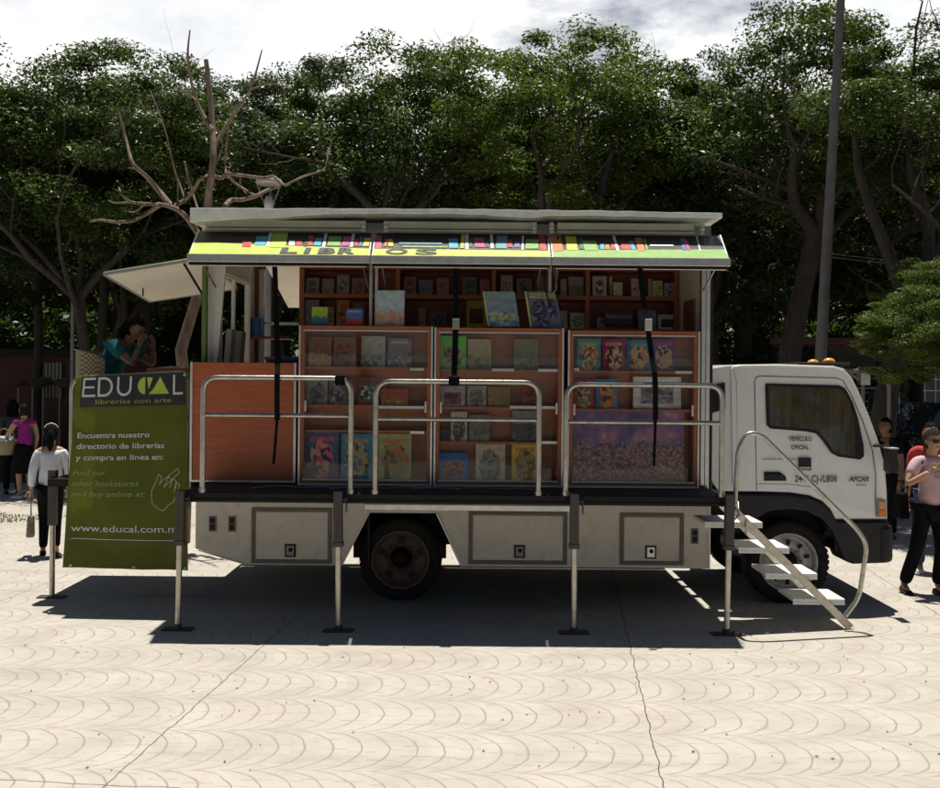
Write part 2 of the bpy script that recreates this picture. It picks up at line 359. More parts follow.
for (a, b, zt, zb, lk, lockc) in ((253,333.5,.885,.37,292,'grey'), (470,568.5,.87,.38,521,'grey'), (621,685,.865,.385,652,'alu')):
    x0, x1 = SX(a), SX(b)
    mb = MB()
    t = .035
    mb.box(x0,x1,YS-.014,YS-.001,zt-t,zt); mb.box(x0,x1,YS-.014,YS-.001,zb,zb+t)
    mb.box(x0,x0+t,YS-.0145,YS-.001,zb+t,zt-t); mb.box(x1-t,x1,YS-.0145,YS-.001,zb+t,zt-t)
    H = mb.build('hatch_frame', 'skirt_d', TR, bevel=.003)
    mb = MB(); mb.box(x0+t+.006,x1-t-.006,YS-.008,YS-.002,zb+t+.006,zt-t-.006); mb.build('hatch_door', 'skirt', H, bevel=.003)
    mb = MB(); xc = SX(lk); zc = zb+.12
    mb.box(xc-.05,xc+.05,YS-.018,YS-.009,zc-.06,zc+.06); mb.m(1).box(xc-.035,xc+.035,YS-.024,YS-.0185,zc-.045,zc+.045); mb.m(0).lathe((xc+.004,YS-.024,zc+.01),(0,-1,0),[(0,.02),(.012,.018),(.012,0)],12)
    mb.build('hatch_lock', ['dark', 'alu' if lockc == 'alu' else 'grey'], H)
for px, zc in ((214,.735),(233.5,.735),(696,.66)):
    mb = MB(); x = SX(px); mb.box(x-.033,x+.033,YS-.014,YS-.001,zc-.075,zc+.065); mb.m(1).box(x-.02,x+.02,YS-.019,YS-.0145,zc-.058,zc-.008); mb.box(x-.02,x+.02,YS-.019,YS-.0145,zc+.004,zc+.05)
    mb.build('marker_socket', ['skirt_d','dark'], TR, bevel=.003)
mb = MB(); mb.box(-2.53,2.2,YB-.03,YB,ZB,ZT); mb.box(-2.53,-2.5,YS+.031,YB-.031,.5,ZT); mb.build('far_skirt_blocker', 'skirt', TR)  # unseen far side, added to block light under the truck
# chassis and floor
mb = MB(); mb.box(-2.46,2.2,YS+.04,YB-.04,.95,1.10)
mb.build('floor_slab', 'dark', TR)
mb = MB(); mb.box(-2.4,3.7,9.85,9.93,.62,.84); mb.box(-2.4,3.7,10.65,10.73,.62,.84)
for x in (-2.2,-1.2,.3,1.3,2.3,3.2): mb.box(x-.05,x+.05,9.94,10.64,.66,.8)
mb.box(.35,1.2,9.4,9.84,.42,.8); mb.box(-2.2,-1.3,10.75,11.2,.42,.8); mb.box(1.4,2.1,9.5,9.84,.45,.93)
mb.tube([(-.65,9.5,.385),(-.65,11.2,.385)], .07, 10); mb.ball((-.65,10.3,.385), (.2,.18,.19)); mb.tube([(-.45,10.3,.42),(2.4,10.3,.6)], .05, 8)
mb.tube([(2.95,9.5,.4),(2.95,11.2,.4)], .05, 10)
mb.build('chassis', 'dark', TR)
# mud flap, and dark plates added to black out the rear wheel arch
mb = MB(); mb.box(arch_l-.02, arch_l+.0,9.32,9.9,.36,.8); mb.build('mud_flap', 'dark', TR)
mb = MB(); mb.box(SX(346),SX(446),9.97,10.0,.30,.86); mb.box(SX(346),SX(446),9.31,9.969,.862,.88); mb.build('wheel_well_blackout', 'dark', TR)
def wheel(cx, cy, r, rimr, dual, rm, outward=-1):
    e = empty('wheel', (cx,cy,r), TR)
    mb = MB(); wdt = .24; ys = [0,.28] if dual else [0]
    for y0 in ys:
        mb.lathe((cx,cy-outward*y0,r), (0,outward,0), [(-wdt,rimr),(-wdt,r*.9),(-wdt+.03,r*.985),(-wdt+.06,r),(-.05,r),(-.02,r*.985),(0,r*.93),(.006,r*.82),(0,rimr*1.04),(-.02,rimr*.97)], 56)
        for k in range(44):         # tread blocks
            a = 2*math.pi*k/44
            ca, sa = math.cos(a), math.sin(a)
            for (ya, yb, sh) in ((-.06,-.02,0),(-.14,-.08,.05),(-.22,-.16,0)):
                p = Vector((cx+math.cos(a+sh)*(r+.001), cy-outward*y0, r+math.sin(a+sh)*(r+.001)))
                tx = Vector((-math.sin(a+sh),0,math.cos(a+sh)))*.018; nr = Vector((math.cos(a+sh),0,math.sin(a+sh)))*.0025
                y_1, y_2 = outward*ya, outward*yb
                q = [p-tx+Vector((0,y_1,0)), p+tx+Vector((0,y_1,0)), p+tx+Vector((0,y_2,0)), p-tx+Vector((0,y_2,0))]
                mb.slab(q, nr)
    mb.build('tyre', 'tyre', e)
    mb = MB(); c = (cx,cy,r)
    mb.lathe(c, (0,outward,0), [(-.03,rimr*.97),(.008,rimr*1.03),(.012,rimr*.99),(-.01,rimr*.93),(-.05,rimr*.90),(-.06,rimr*.86),(-.045 if not dual else -.09,rimr*.78),(-.03 if not dual else -.1,rimr*.60),(-.035 if not dual else -.12,rimr*.46),(-.07 if not dual else -.14,rimr*.40),(-.07 if not dual else -.14,.0)], 56)
    dd = -.03 if not dual else -.095
    mb.m(1)
    for k in range(10 if not dual else 5):       # hand holes
        n_ = 10 if not dual else 5
        a = 2*math.pi*k/n_+.3; rr = rimr*.70; hw = .16 if dual else .09
        pts = []
        for (da, dr) in ((-hw,-.10),(hw,-.10),(hw*1.1,.02),(hw*.9,.09),(-hw*.9,.09),(-hw*1.1,.02)):
            pts.append(Vector((cx+math.cos(a+da)*(rr+dr*rimr), cy+outward*(dd+.012), r+math.sin(a+da)*(rr+dr*rimr))))
        mb.prism(pts, (0,outward*.003,0))
    mb.m(0)
    for k in range(8):
        a = 2*math.pi*k/8; rr = rimr*.50
        mb.lathe((cx+math.cos(a)*rr, cy+outward*(dd-.01), r+math.sin(a)*rr), (0,outward,0), [(0,.018),(.03,.016),(.035,0)], 6)
    mb.m(1).lathe((cx,cy+outward*(dd-.04),r), (0,outward,0), [(0,rimr*.38),(.03,rimr*.36),(.05,rimr*.28),(.09,rimr*.25),(.1,0)], 24)
    mb.build('rim', [rm, 'dark'], e)
wx_r = at(400,561,9.36).x; wx_f = at(789,565,9.4).x
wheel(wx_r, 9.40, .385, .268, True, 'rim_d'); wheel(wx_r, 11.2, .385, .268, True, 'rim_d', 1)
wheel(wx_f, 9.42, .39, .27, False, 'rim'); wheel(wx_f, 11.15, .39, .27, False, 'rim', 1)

# deck
DY0, DY1 = 8.31, 9.22; DZ = 1.125
mb = MB(); mb.box(-2.4,2.16,DY0,DY0+.05,DZ-.075,DZ); mb.box(-2.4,2.16,DY1-.05,DY1,DZ-.075,DZ)
for i in range(46):
    x = -2.4+i*(4.56-.04)/45
    mb.box(x,x+.04,DY0+.051,DY1-.051,DZ-.06,DZ-.004)
mb.box(-2.4,2.16,8.7,8.74,DZ-.09,DZ-.061)
mb.box(-2.4,2.16,DY0-.012,DY0-.001,DZ-.068,DZ-.05)
DK = mb.build('deck', 'dark', TR)
mb = MB(); mb.box(-2.4,2.14,DY0+.06,DY1-.06,DZ-.003,DZ+.004); mb.build('deck_mat', mat('black rubber matting', (.02,.019,.02), .75, bump=.6, bscale=90), TR)
mb = MB(); mb.box(-2.44,2.2,DY1+.001,DY1+.05,1.03,1.12); mb.tube([(-2.4,DY1+.02,1.0),(-.2,DY1,1.01),(2.1,DY1+.02,1.0)], .012,6); mb.build('hinge_rail', 'grey', TR)
random.seed(3)
mb = MB()   # stray cables and hooks along the deck
for (a, b, c_) in ((330,420,460),(250,330,360),(410,470,540)):
    p0 = at(a,497,8.6); p1 = at(b,491,8.75); p2 = at(c_,494,8.6)
    path = []
    for k in range(13):
        t = k/12; p = p0*(1-t)**2+p1*2*t*(1-t)+p2*t*t; path.append((p.x+random.uniform(-.01,.01), p.y+random.uniform(-.04,.04), DZ+.012+abs(math.sin(t*9))*.015))
    mb.tube(path, .006, 5)
mb.build('loose_cable', 'grey', TR)
for (px, py) in ((180.3,629),(339.3,630),(573,631),(724.5,632)):
    p = at(px, py, 8.33); top = {180.3:183,339.3:339.3,573:573.5,724.5:727.5}[px]; tx = at(top,500,8.33).x
    yj = 8.262
    e = empty('jack_leg', (p.x,yj,0), TR)
    dirx = (tx-p.x)/1.1
    mb = MB(); z0, z1 = .72, 1.155
    xa, xb = p.x+dirx*z0, p.x+dirx*z1
    mb.hexa([(xa-.036,yj-.036,z0),(xa+.036,yj-.036,z0),(xa+.036,yj+.036,z0),(xa-.036,yj+.036,z0)], [(xb-.036,yj-.036,z1),(xb+.036,yj-.036,z1),(xb+.036,yj+.036,z1),(xb-.036,yj+.036,z1)])
    mb.box(xa-.043,xa+.043,yj-.043,yj+.043,z0-.02,z0+.02)
    mb.build('sleeve', 'sleeve', e, bevel=.004)
    mb = MB(); mb.tube([(p.x,yj,.015),(xa,yj,z0)], .025, 12); mb.build('inner_tube', 'steel', e)
    mb = MB(); mb.box(p.x-.125,p.x+.125,yj-.055,yj+.055,.001,.012); mb.tube([(p.x,yj,.012),(p.x,yj,.05)], .034, 12); mb.build('foot_plate', 'sleeve', e, bevel=.003)
    mb = MB(); mb.tube([(xb+.045,yj,1.08),(xb+.07,yj,1.1),(xb+.07,yj-.02,.98)], .008, 6); mb.build('crank', 'steel', e)
# railings
def railing(x0, x1, ztop, zmid, y, r=.0235):
    e = empty('railing', ((x0+x1)/2,y,DZ), TR)
    mb = MB(); mb.tube(arc_path([(x0,y,DZ-.01),(x0,y,ztop),(x1,y,ztop),(x1,y,DZ-.01)], .13, 8), r, 14); mb.build('hoop', 'steel', e)
    mb = MB(); mb.tube([(x0+r*.9,y,zmid),(x1-r*.9,y,zmid)], r*.82, 12); mb.build('mid_rail', 'steel', e)
    for x in (x0,x1):
        mb = MB(); mb.tube([(x,y,DZ-.02),(x,y,DZ+.035)], r*1.35, 12); mb.build('socket', 'steel', e)
yr = 8.345
def RX(px, py=430): return at(px,py,yr).x
def RZ(px, py): return at(px,py,yr).z
railing(RX(203), RX(351), RZ(277,378), RZ(277,415.5), yr)
railing(RX(375.5), RX(539), RZ(457,382), RZ(457,419.5), yr)
railing(RX(566), RX(722), RZ(644,385), RZ(644,422.5), yr)

# body shell: posts, walls, roof
ZR = 3.44
mb = MB(); mb.box(XL-.01,XR+.01,YS+.0,YB,ZR,ZR+.05); mb.build('roof', 'white', TR)
mb = MB()   # end wall, cab side
mb.box(XR-.04,XR,YS+.12,YB-.02,1.1,ZR); mb.build('end_wall', 'cream', TR)
mb = MB(); mb.box(XL,XL+.035,YS+.12,YS+.42,1.1,ZR-.001); mb.box(XL,XL+.035,YB-.35,YB-.02,1.1,ZR-.001); mb.box(XL,XL+.035,YS+.421,YB-.351,1.1,2.1); mb.box(XL,XL+.035,YS+.421,YB-.351,3.12,ZR-.001)
mb.build('rear_wall', 'cream', TR)
mb = MB()
for z0_, z1_ in ((2.1,2.14),(3.08,3.12)): mb.box(XL+.036,XL+.07,YS+.42,YB-.35,z0_,z1_)
for y_ in (YS+.42,YS+.95,YB-.39): mb.box(XL+.036,XL+.072,y_,y_+.04,2.14,3.08)
mb.build('window_frame', 'white', TR, bevel=.004)
mb = MB(); bx0, bx1 = (262-CX)*YB/F, (299-CX)*YB/F
mb.box(XL+.04,bx0,YB-.03,YB,1.1,ZR-.001); mb.box(bx1,XR-.045,YB-.03,YB,1.1,ZR-.001); mb.box(bx0+.001,bx1-.001,YB-.03,YB,1.1,2.12)
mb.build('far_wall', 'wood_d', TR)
mb = MB(); mb.box(bx0-.03,bx0+.03,YB-.06,YB-.031,2.1,3.3); mb.box(bx0+.031,bx1,YB-.06,YB-.031,2.98-.3,2.71-.0); mb.build('far_window_frame', 'alu', TR)
mb = MB(); q = [(bx0+.0,YB+.04,3.40),(bx1+.05,YB+.04,3.40),(bx1+.05,YB+1.05,2.95),(bx0+.1,YB+1.05,2.95)]; mb.slab(q, (0,.01,.03)); mb.build('far_awning', 'cream', TR)
# corner posts
mb = MB(); mb.box(XR-.05,XR-.012,YS-.0,YS+.1,1.12,ZR-.18); mb.m(1).box(XR-.008,XR+.03,YS,YS+.1,1.0,ZR-.18); mb.m(2).box(XR+.034,XR+.06,YS+.01,YS+.1,1.0,ZR-.18)
mb.build('corner_post', ['alu','alu','plast'], TR, bevel=.003)
mb = MB(); mb.box(XL-.01,XL+.03,YS,YS+.08,1.12,ZR-.16); mb.build('rear_corner_post', 'green', TR, bevel=.003)
mb = MB(); q0 = at(206,262,9.4); q1 = at(226,262,9.4); q2 = at(217,366,9.4); q3 = at(203.5,366,9.4); mb.slab([q3,q2,q1,q0],(0,.04,0)); mb.build('folded_panel', 'white', TR, bevel=.003)
for px in (370,375.5,549,554.5):
    x = SX(px); mb = MB(); mb.box(x-.014,x+.014,YS+.005,YS+.04,DZ,ZR-.17); mb.build('side_post', 'alu', TR, bevel=.002)
# header under awning
mb = MB(); mb.box(XL,XR+.03,YS-.02,YS+.04,3.26,3.435); mb.build('header', 'grey', TR)
# upper fascia with light boxes
mb = MB(); mb.box(XL+.05,XR+.02,YS-.04,YS-.021,3.40,3.52); FA = mb.build('fascia', 'grey', TR)
for a, b in ((208,364),(386,531),(555,690)):
    mb = MB(); mb.box(SX(a),SX(b),YS-.13,YS-.041,3.462,3.525); mb.tube([(SX(a),YS-.14,3.44),(SX(b),YS-.14,3.44)],.012,8); mb.build('light_box', mat('pale light housing', (.42,.42,.36), .5), FA, bevel=.008)
for px in (364,386,532,549,697):
    x = SX(px); mb = MB(); mb.box(x-.02,x+.02,YS-.16,YS-.135,3.42,3.52); mb.lathe((x,YS-.16,3.47),(0,-1,0),[(0,.022),(.01,.02),(.012,0)],12); mb.build('hinge', 'alu', FA)
# raised roof wing: one long slightly crumpled sheet
mb = MB(); n = 40; top = []; bot = []
random.seed(5)
for i in range(n+1):
    t = i/n; x = -2.52+t*(2.26+2.52); dz = .02*math.sin(t*3.1)+random.uniform(-.004,.004); sag = -.035*math.exp(-((t-.62)/.05)**2)
    th = .045+.085*max(0,1-t/.28)
    y0 = 9.0-.05*max(0,1-t/.2)
    top.append((Vector((x,y0,3.60+dz)), Vector((x,YB,3.60+dz*.3)))); bot.append((Vector((x,y0,3.60-th+dz+sag*.7)), Vector((x,YB,3.55))))
vs = []; 
for (a,b),(c,d) in zip(top,bot): vs += [a,b,d,c]
fs = []
for i in range(n):
    a = i*4; b = a+4
    for k in range(4): fs.append((a+k, a+(k+1)%4, b+(k+1)%4, b+k))
fs += [(0,1,2,3), (n*4+3,n*4+2,n*4+1,n*4)]
mb.add(vs, fs); mb.build('roof_wing', mat('scuffed silver sheet', (.84,.85,.86), .35, metal=.1, var=.12, nscale=4, dirt=((.4,.38,.36),.5)), TR, bevel=.004)
# awning panels with the book spine artwork
COLS = dict(lime=(.50,.60,.08), cyan=(.05,.42,.62), white=(.78,.78,.76), red=(.55,.04,.035), pink=(.62,.06,.22), blue=(.08,.14,.42), green=(.24,.44,.10), orange=(.75,.20,.03), yellow=(.75,.62,.04), teal=(.12,.32,.36), black=(.02,.02,.022), dgreen=(.03,.12,.05))
for k_, c_ in COLS.items(): M['v_'+k_] = mat('vinyl '+k_, c_, .4, var=.06)
HY, HZ_, OY, OZ = 9.19, 3.425, 8.60, 3.139
def awn(px, v, lift=0):        # px measured at the outer edge; v 0 outer, 1 hinge
    xo = (px-CX)*OY/F*1.0; xh = (px-CX)*.965*HY/F
    p = Vector((xo,OY,OZ))*(1-v)+Vector((xh,HY,HZ_))*v
    return p+Vector((0,-.48,.88)).normalized()*lift
arts = [
 (187.5,367.5,[(238,247,.32,.55,'red'),(250,261,.4,.78,'cyan'),(262,265.5,.35,.98,'white'),(266,282,.3,.98,'lime'),(285,291,.4,.62,'white'),(292,298,.4,.62,'red'),(300,303.5,.35,.7,'black'),(304,309,.4,.85,'red'),(310,317,.4,.72,'cyan'),(319,322,.35,.95,'white'),(324,337,.4,.8,'green'),(338,346,.4,.8,'pink'),(347,350,.35,.95,'white'),(351,355,.4,.7,'red'),(356,359,.4,.82,'blue'),(360,366,.4,.75,'yellow')]),
 (371,549,[(373,379,.3,.85,'pink'),(381,384,.4,.7,'orange'),(386,391,.4,.7,'yellow'),(396,440,.5,.58,'teal'),(400,446,.36,.42,'green'),(448,457,.35,.75,'cyan'),(459,462.5,.35,.95,'yellow'),(464,467.5,.3,.98,'white'),(468.5,471,.4,.8,'dgreen'),(474,484,.4,.8,'pink'),(485,488,.4,.8,'black'),(490,493,.35,.98,'white'),(495,506,.35,.92,'teal'),(507.5,512,.4,.72,'red'),(514,519,.4,.65,'blue'),(521,523,.3,.9,'white'),(525,538,.35,.75,'green'),(540,546,.3,.95,'red')]),
 (552,728,[(553,563,.25,.95,'orange'),(567,578,.3,.9,'yellow'),(580,584,.35,.85,'dgreen'),(585,599,.3,.7,'green'),(601,605,.35,.6,'cyan'),(606,610,.35,.55,'orange'),(612,616,.35,.6,'red'),(617,620,.3,.95,'white'),(622,632,.35,.65,'red'),(633,637,.35,.7,'cyan'),(639,646,.3,.85,'orange'),(652,676,.5,.57,'white'),(684,688,.35,.85,'blue'),(689,692,.35,.8,'pink'),(701,702.5,.3,.95,'white')])]
for k, (a, b, art) in enumerate(arts):
    e = empty('awning', awn((a+b)/2,1), TR)
    mb = MB(); mb.slab([awn(a,0),awn(b,0),awn(b,1),awn(a,1)], (0,0,-.012)); mb.m(1)
    mb.m(0); mb.build('awning_panel', ['v_black'], e)
    mb = MB(); p0 = awn(a,0); p1 = awn(b,0); mb.box(p0.x-.01,p1.x+.01,OY-.018,OY+.02,OZ-.062,OZ+.006)
    mb.m(1).box(p0.x,p1.x,OY-.0,OY+.03,OZ-.085,OZ-.063); mb.m(0).box(p0.x+.02,p1.x-.02,OY+.0,OY+.012,OZ-.095,OZ-.086)
    for px_ in (a,b): 
        u0, u1 = awn(px_,0), awn(px_,1); mb.tube([u0+Vector((0,.02,.0)),u1], .012, 6)
    mb.build('awning_edge', ['alu','dark'], e, bevel=.004)
    mb = MB(); names = list(COLS)
    mb.m(names.index('lime' if k < 2 else 'green'))
    mb.add([awn(a,.03,.003),awn(b,.03,.003),awn(b,.30,.003),awn(a,.52 if k==0 else .30,.003)] if k == 0 else [awn(a,.03,.003),awn(b,.03,.003),awn(b,.28 if k==1 else .4,.003),awn(a,.30,.003)], [(0,1,2,3)])
    for (c0,c1,v0,v1,cn) in art:
        mb.m(names.index(cn)); sk = random.uniform(-1.5,1.5)
        mb.add([awn(c0,v0,.006),awn(c1,v0,.006),awn(c1+sk,v1,.006),awn(c0+sk,v1,.006)], [(0,1,2,3)])
    rs_ = random.Random(k+40); pxx = a+(52 if k == 0 else 4)
    while pxx < (b-5 if k < 2 else 650):
        wd_ = rs_.uniform(1.2,3.6)
        if not any(c0-.4 < pxx+wd_ and pxx < c1+.4 for c0,c1,*_ in art) and rs_.random() < .8:
            cn = rs_.choice(['white','red','cyan','yellow','green','orange','pink','teal','blue','lime']); mb.m(names.index(cn)); vt = rs_.uniform(.55,.9)
            mb.add([awn(pxx,.36,.005),awn(pxx+wd_,.36,.005),awn(pxx+wd_,vt,.005),awn(pxx,vt,.005)], [(0,1,2,3)])
        pxx += wd_+rs_.uniform(.4,2.5)
    mb.m(names.index('black'))
    ux = Vector((1,0,0)); uz = (awn(400,1)-awn(400,0)); uz.x = 0
    if k == 0:
        for ch, px in zip('LIBR', (288,312,326,346)): text_into(mb, ch, awn(px-10,.07,.009), ux, uz, .2, width=.15 if ch != 'I' else .05, depth=0, bold=.05)
    if k == 1:
        for ch, px in zip('OS', (384,414)): text_into(mb, ch, awn(px,.07,.009), ux, uz, .2, width=.19, depth=0, bold=.02)
    mb.build('awning_artwork', [M['v_'+n_] for n_ in names], e)
    for px_ in (a+8,b-8):
        mb = MB(); mb.tube([awn(px_,.12,-.03), (awn(px_,.1).x,YS+.02,2.92)], .009, 8); mb.build('gas_strut', 'steel', e)
# flap on the rear end
e = empty('rear_flap', at(203,275,9.6), TR)
A, B, C_, D = at(104,275,9.35), at(202,259,9.35), at(207,289,10.7), at(150,302,10.55)
B = Vector((XL-.02,9.35,B.z)); C_ = Vector((XL-.02,10.7,C_.z))
mb = MB(); mb.slab([A,B,C_,D], (0,0,.02)); mb.build('flap_lining', 'cream', e)
mb = MB()
for a_, b_ in ((A,B),(D,C_),(A,D)): mb.tube([a_+Vector((0,0,.01)),b_+Vector((0,0,.01))], .018, 6)
mb.build('flap_frame', 'grey', e)
mb = MB(); mb.slab([A+Vector((0,0,.022)),B+Vector((0,0,.022)),C_+Vector((0,0,.022)),D+Vector((0,0,.022))], (0,0,.012)); mb.build('flap_skin', 'v_green', e)
mb = MB(); mb.tube([at(183,262,9.4), (XL-.01,9.4,at(203,300,9.4).z)], .012, 8); mb.build('flap_strut', 'dark', e); mb = MB(); mb.tube([at(143,283,10.0),at(143,296,10.0)], .008, 6); mb.build('flap_catch', 'dark', e)
# counter panel at the left (orange), with metal trim
mb = MB(); yc = 9.06; x0, x1 = at(191,430,yc).x, at(295.5,430,yc).x; z1 = lz(240,362.5,yc); 
mb.box(x0,x1,yc,yc+.16,DZ+.012,z1); CP = mb.build('counter_panel', 'orange', TR, bevel=.004)
mb = MB(); mb.box(x0-.008,x0+.012,yc-.012,yc-.001,DZ+.014,z1); mb.box(x1-.016,x1+.004,yc-.012,yc-.001,DZ+.014,z1); mb.box(x0+.013,x1-.017,yc-.012,yc-.001,DZ+.014,DZ+.03); mb.build('panel_trim', 'alu', CP)
# left end counter ledge
mb = MB(); mb.box(at(148,370,9.75).x,XL-.03,9.7,10.1,lz(165,381,9.75)-.03,lz(165,368,9.75)); mb.build('end_counter', 'orange', TR, bevel=.006)

# display cases
def case(px0, px1, pyt, pyb, y, shelves, lips):
    x0, x1 = at(px0,400,y).x, at(px1,400,y).x; zt = lz((px0+px1)/2,pyt,y); zb = lz((px0+px1)/2,pyb,y); d = .24
    zb = max(zb, DZ+.012)
    e = empty('display_case', ((x0+x1)/2,y+d/2,zb), TR)
    t = .045
    mb = MB(); mb.box(x0,x1,y+d-.02,y+d,zb,zt); mb.build('back_board', 'wood', e)
    mb = MB(); mb.box(x0,x1,y,y+d-.021,zt-t,zt); mb.box(x0,x1,y,y+d-.021,zb,zb+t); mb.box(x0,x0+t,y+.001,y+d-.021,zb+t,zt-t); mb.box(x1-t,x1,y+.001,y+d-.021,zb+t,zt-t)
    mb.build('frame', 'wood', e, bevel=.003)
    mb = MB(); 
    mb.box(x0-.004,x0+.012,y-.012,y-.001,zb-.004,zt); mb.box(x1-.012,x1+.004,y-.012,y-.001,zb-.004,zt); mb.box(x0+.013,x1-.013,y-.012,y-.001,zb-.004,zb+.01)
    mb.box(x0+t-.008,x1-t+.008,y-.008,y-.001,zt-t-.004,zt-t+.008); mb.box(x0+t-.008,x1-t+.008,y-.008,y-.001,zb+t-.006,zb+t+.006)
    mb.build('metal_trim', 'alu', e)
    for py in shelves:
        z = lz((px0+px1)/2,py,y+.1)
        mb = MB(); mb.box(x0+t+.002,x1-t-.002,y+.05,y+d-.021,z-.02,z); mb.build('shelf', 'wood', e)
    mb = MB()
    for (a, b, py) in lips:
        z = lz((px0+px1)/2,py,y+.05); mb.box(at(a,py,y+.05).x,at(b,py,y+.05).x,y+.038,y+.048,z-.012,z+.012)
    mb.build('shelf_lip', 'alu', e)
    for py in shelves:
        z = lz((px0+px1)/2,py-12,y+.05); mb = MB(); mb.box(x0+t+.01,x1-t-.01,y+.034,y+.037,z-.06,z+.002); mb.build('acrylic_lip', 'acryl', e)
    mb = MB(); mb.box(x0+t-.004,x1-t+.004,y+.004,y+.008,zb+t-.006,zt-t+.004); mb.build('glass_pane', 'glass', e)
    mb = MB()
    for xx in (x0+t+.012,x1-t-.012): mb.box(xx-.008,xx+.008,y-.004,y+.003,(zb+zt)/2-.06,(zb+zt)/2+.04)
    mb.build('sliding_catch', 'alu', e)
    return e
YC = 8.93
case(299,432,326,489,YC,(367,405,430),((410,424,369),(378,424,407),(410,424,432)))
case(434.5,563,328,490,YC,(370,407,441.5),((492,514,370),(538,558,370),(510,556,407),(538,558,442)))
case(568,699,331,491,YC,(371,409),((574,579,370),(675,692,372)))
# interior shelving at the back
YI = 10.3
def IX(px): return (px-CX)*YI/F
mb = MB(); zt = lz(500,266,YI)+.1
for px in (301,397,493,587,683):
    x = IX(px); x = min(x, XR-.07); mb.box(x-.022,x+.022,YI,YI+.33,1.1,zt)
for z in (lz(500,268,YI), lz(500,297,YI), lz(500,330,YI), lz(500,366,YI), 1.75, 1.3):
    mb.box(IX(301)-.02,XR-.05,YI+.001,YI+.33,z-.022,z+.022)
mb.box(IX(301)-.02,XR-.05,YI+.331,YI+.35,1.1,zt)
mb.build('back_shelving', 'wood', TR)
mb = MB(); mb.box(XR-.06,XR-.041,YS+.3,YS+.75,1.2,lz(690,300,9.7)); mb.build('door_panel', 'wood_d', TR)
# straps
def strap(pts, wd0, name='strap'):
    P = [Vector(p) for p in pts]; mb = MB()
    for i in range(len(P)-1):
        wd = wd0*(.55 if P[i].z < 2.0 and P[i].y < 8.33 else 1)
        mb.hexa([P[i]+Vector((-wd,0,0)),P[i]+Vector((wd,0,0)),P[i]+Vector((wd,.006,0)),P[i]+Vector((-wd,.006,0))],[P[i+1]+Vector((-wd,0,0)),P[i+1]+Vector((wd,0,0)),P[i+1]+Vector((wd,.006,0)),P[i+1]+Vector((-wd,.006,0))])
    return mb.build(name, 'black', TR)
YT = 8.62
st = strap([at(274.5,262,YT),at(276,300,YT-.05),at(277,340,YT-.15),at(277.5,374,8.315),at(277,378,8.31),at(277,420,8.3),at(275.5,440,8.3),at(273.5,464,8.31)], .022)
st2 = strap([at(456,262,YT),at(456,310,YT-.1),at(455,350,YT-.2),at(454,378,8.315),at(454,386,8.31)], .024)
mb = MB(); p = at(456,325,8.5); mb.box(p.x-.03,p.x+.03,8.44,8.46,p.z-.04,p.z+.05); mb.build('buckle', 'grey', st2, bevel=.004)
mb = MB(); p = at(454,381,8.33); mb.box(p.x-.045,p.x+.045,8.30,8.318,p.z-.04,p.z+.04); mb.build('strap_knot', 'black', st2, bevel=.01)
st3 = strap([at(639.5,262,YT),at(642,290,YT-.08),at(647,320,YT-.18),at(650,345,8.42),at(654.5,372,8.33),at(655.5,385,8.313),at(655.5,420,8.312),at(654.5,450,8.31),at(654,466,8.31)], .022)
mb = MB(); p = at(648,325,8.42); mb.box(p.x-.03,p.x+.03,8.39,8.405,p.z-.05,p.z+.05); mb.build('buckle', 'alu', st3, bevel=.004)
for px,py in ((352,381),): 
    mb = MB(); p = at(340,380,8.33); mb.box(p.x-.04,p.x+.04,8.305,8.36,p.z-.045,p.z+.04); mb.build('rail_clamp', 'black', TR, bevel=.008)
mb = MB()
for a_ in (546,556): mb.tube([at(a_+2,236,9.1),at(a_,262,8.75),at(a_-2,285,8.9),at(a_+5,310,9.1)], .007, 6)
mb.build('pull_cord', 'black', TR)

# end platform on the left with its jack and guard rail
mb = MB(); mb.box(-3.93,-2.56,9.32,10.72,DZ-.07,DZ); 
PF = mb.build('end_platform', 'dark', TR)
pj = at(52,595,9.42); yj = 9.42
e = empty('jack_leg', (pj.x,yj,0), TR)
mb = MB(); mb.box(pj.x+.0-.036,pj.x+.036,yj-.036,yj+.036,.68,1.2); mb.build('sleeve', 'sleeve', e, bevel=.004)
mb = MB(); mb.tube([(pj.x,yj,.015),(pj.x,yj,.68)], .025, 12); mb.build('inner_tube', 'steel', e)
mb = MB(); mb.box(pj.x-.125,pj.x+.125,yj-.055,yj+.055,.001,.012); mb.build('foot_plate', 'sleeve', e)
e = empty('railing', (-3.2,9.3,DZ), TR)
mb = MB(); mb.tube(arc_path([(-3.7,9.3,DZ-.06),(-3.7,9.3,2.06),(-2.6,9.3,2.13),(-2.6,9.3,DZ-.06)], .12, 8), .0235, 14); mb.build('hoop', 'steel', e)
mb = MB(); mb.tube([(-3.68,9.3,1.7),(-2.62,9.3,1.7)], .019, 10); mb.build('mid_rail', 'steel', e)

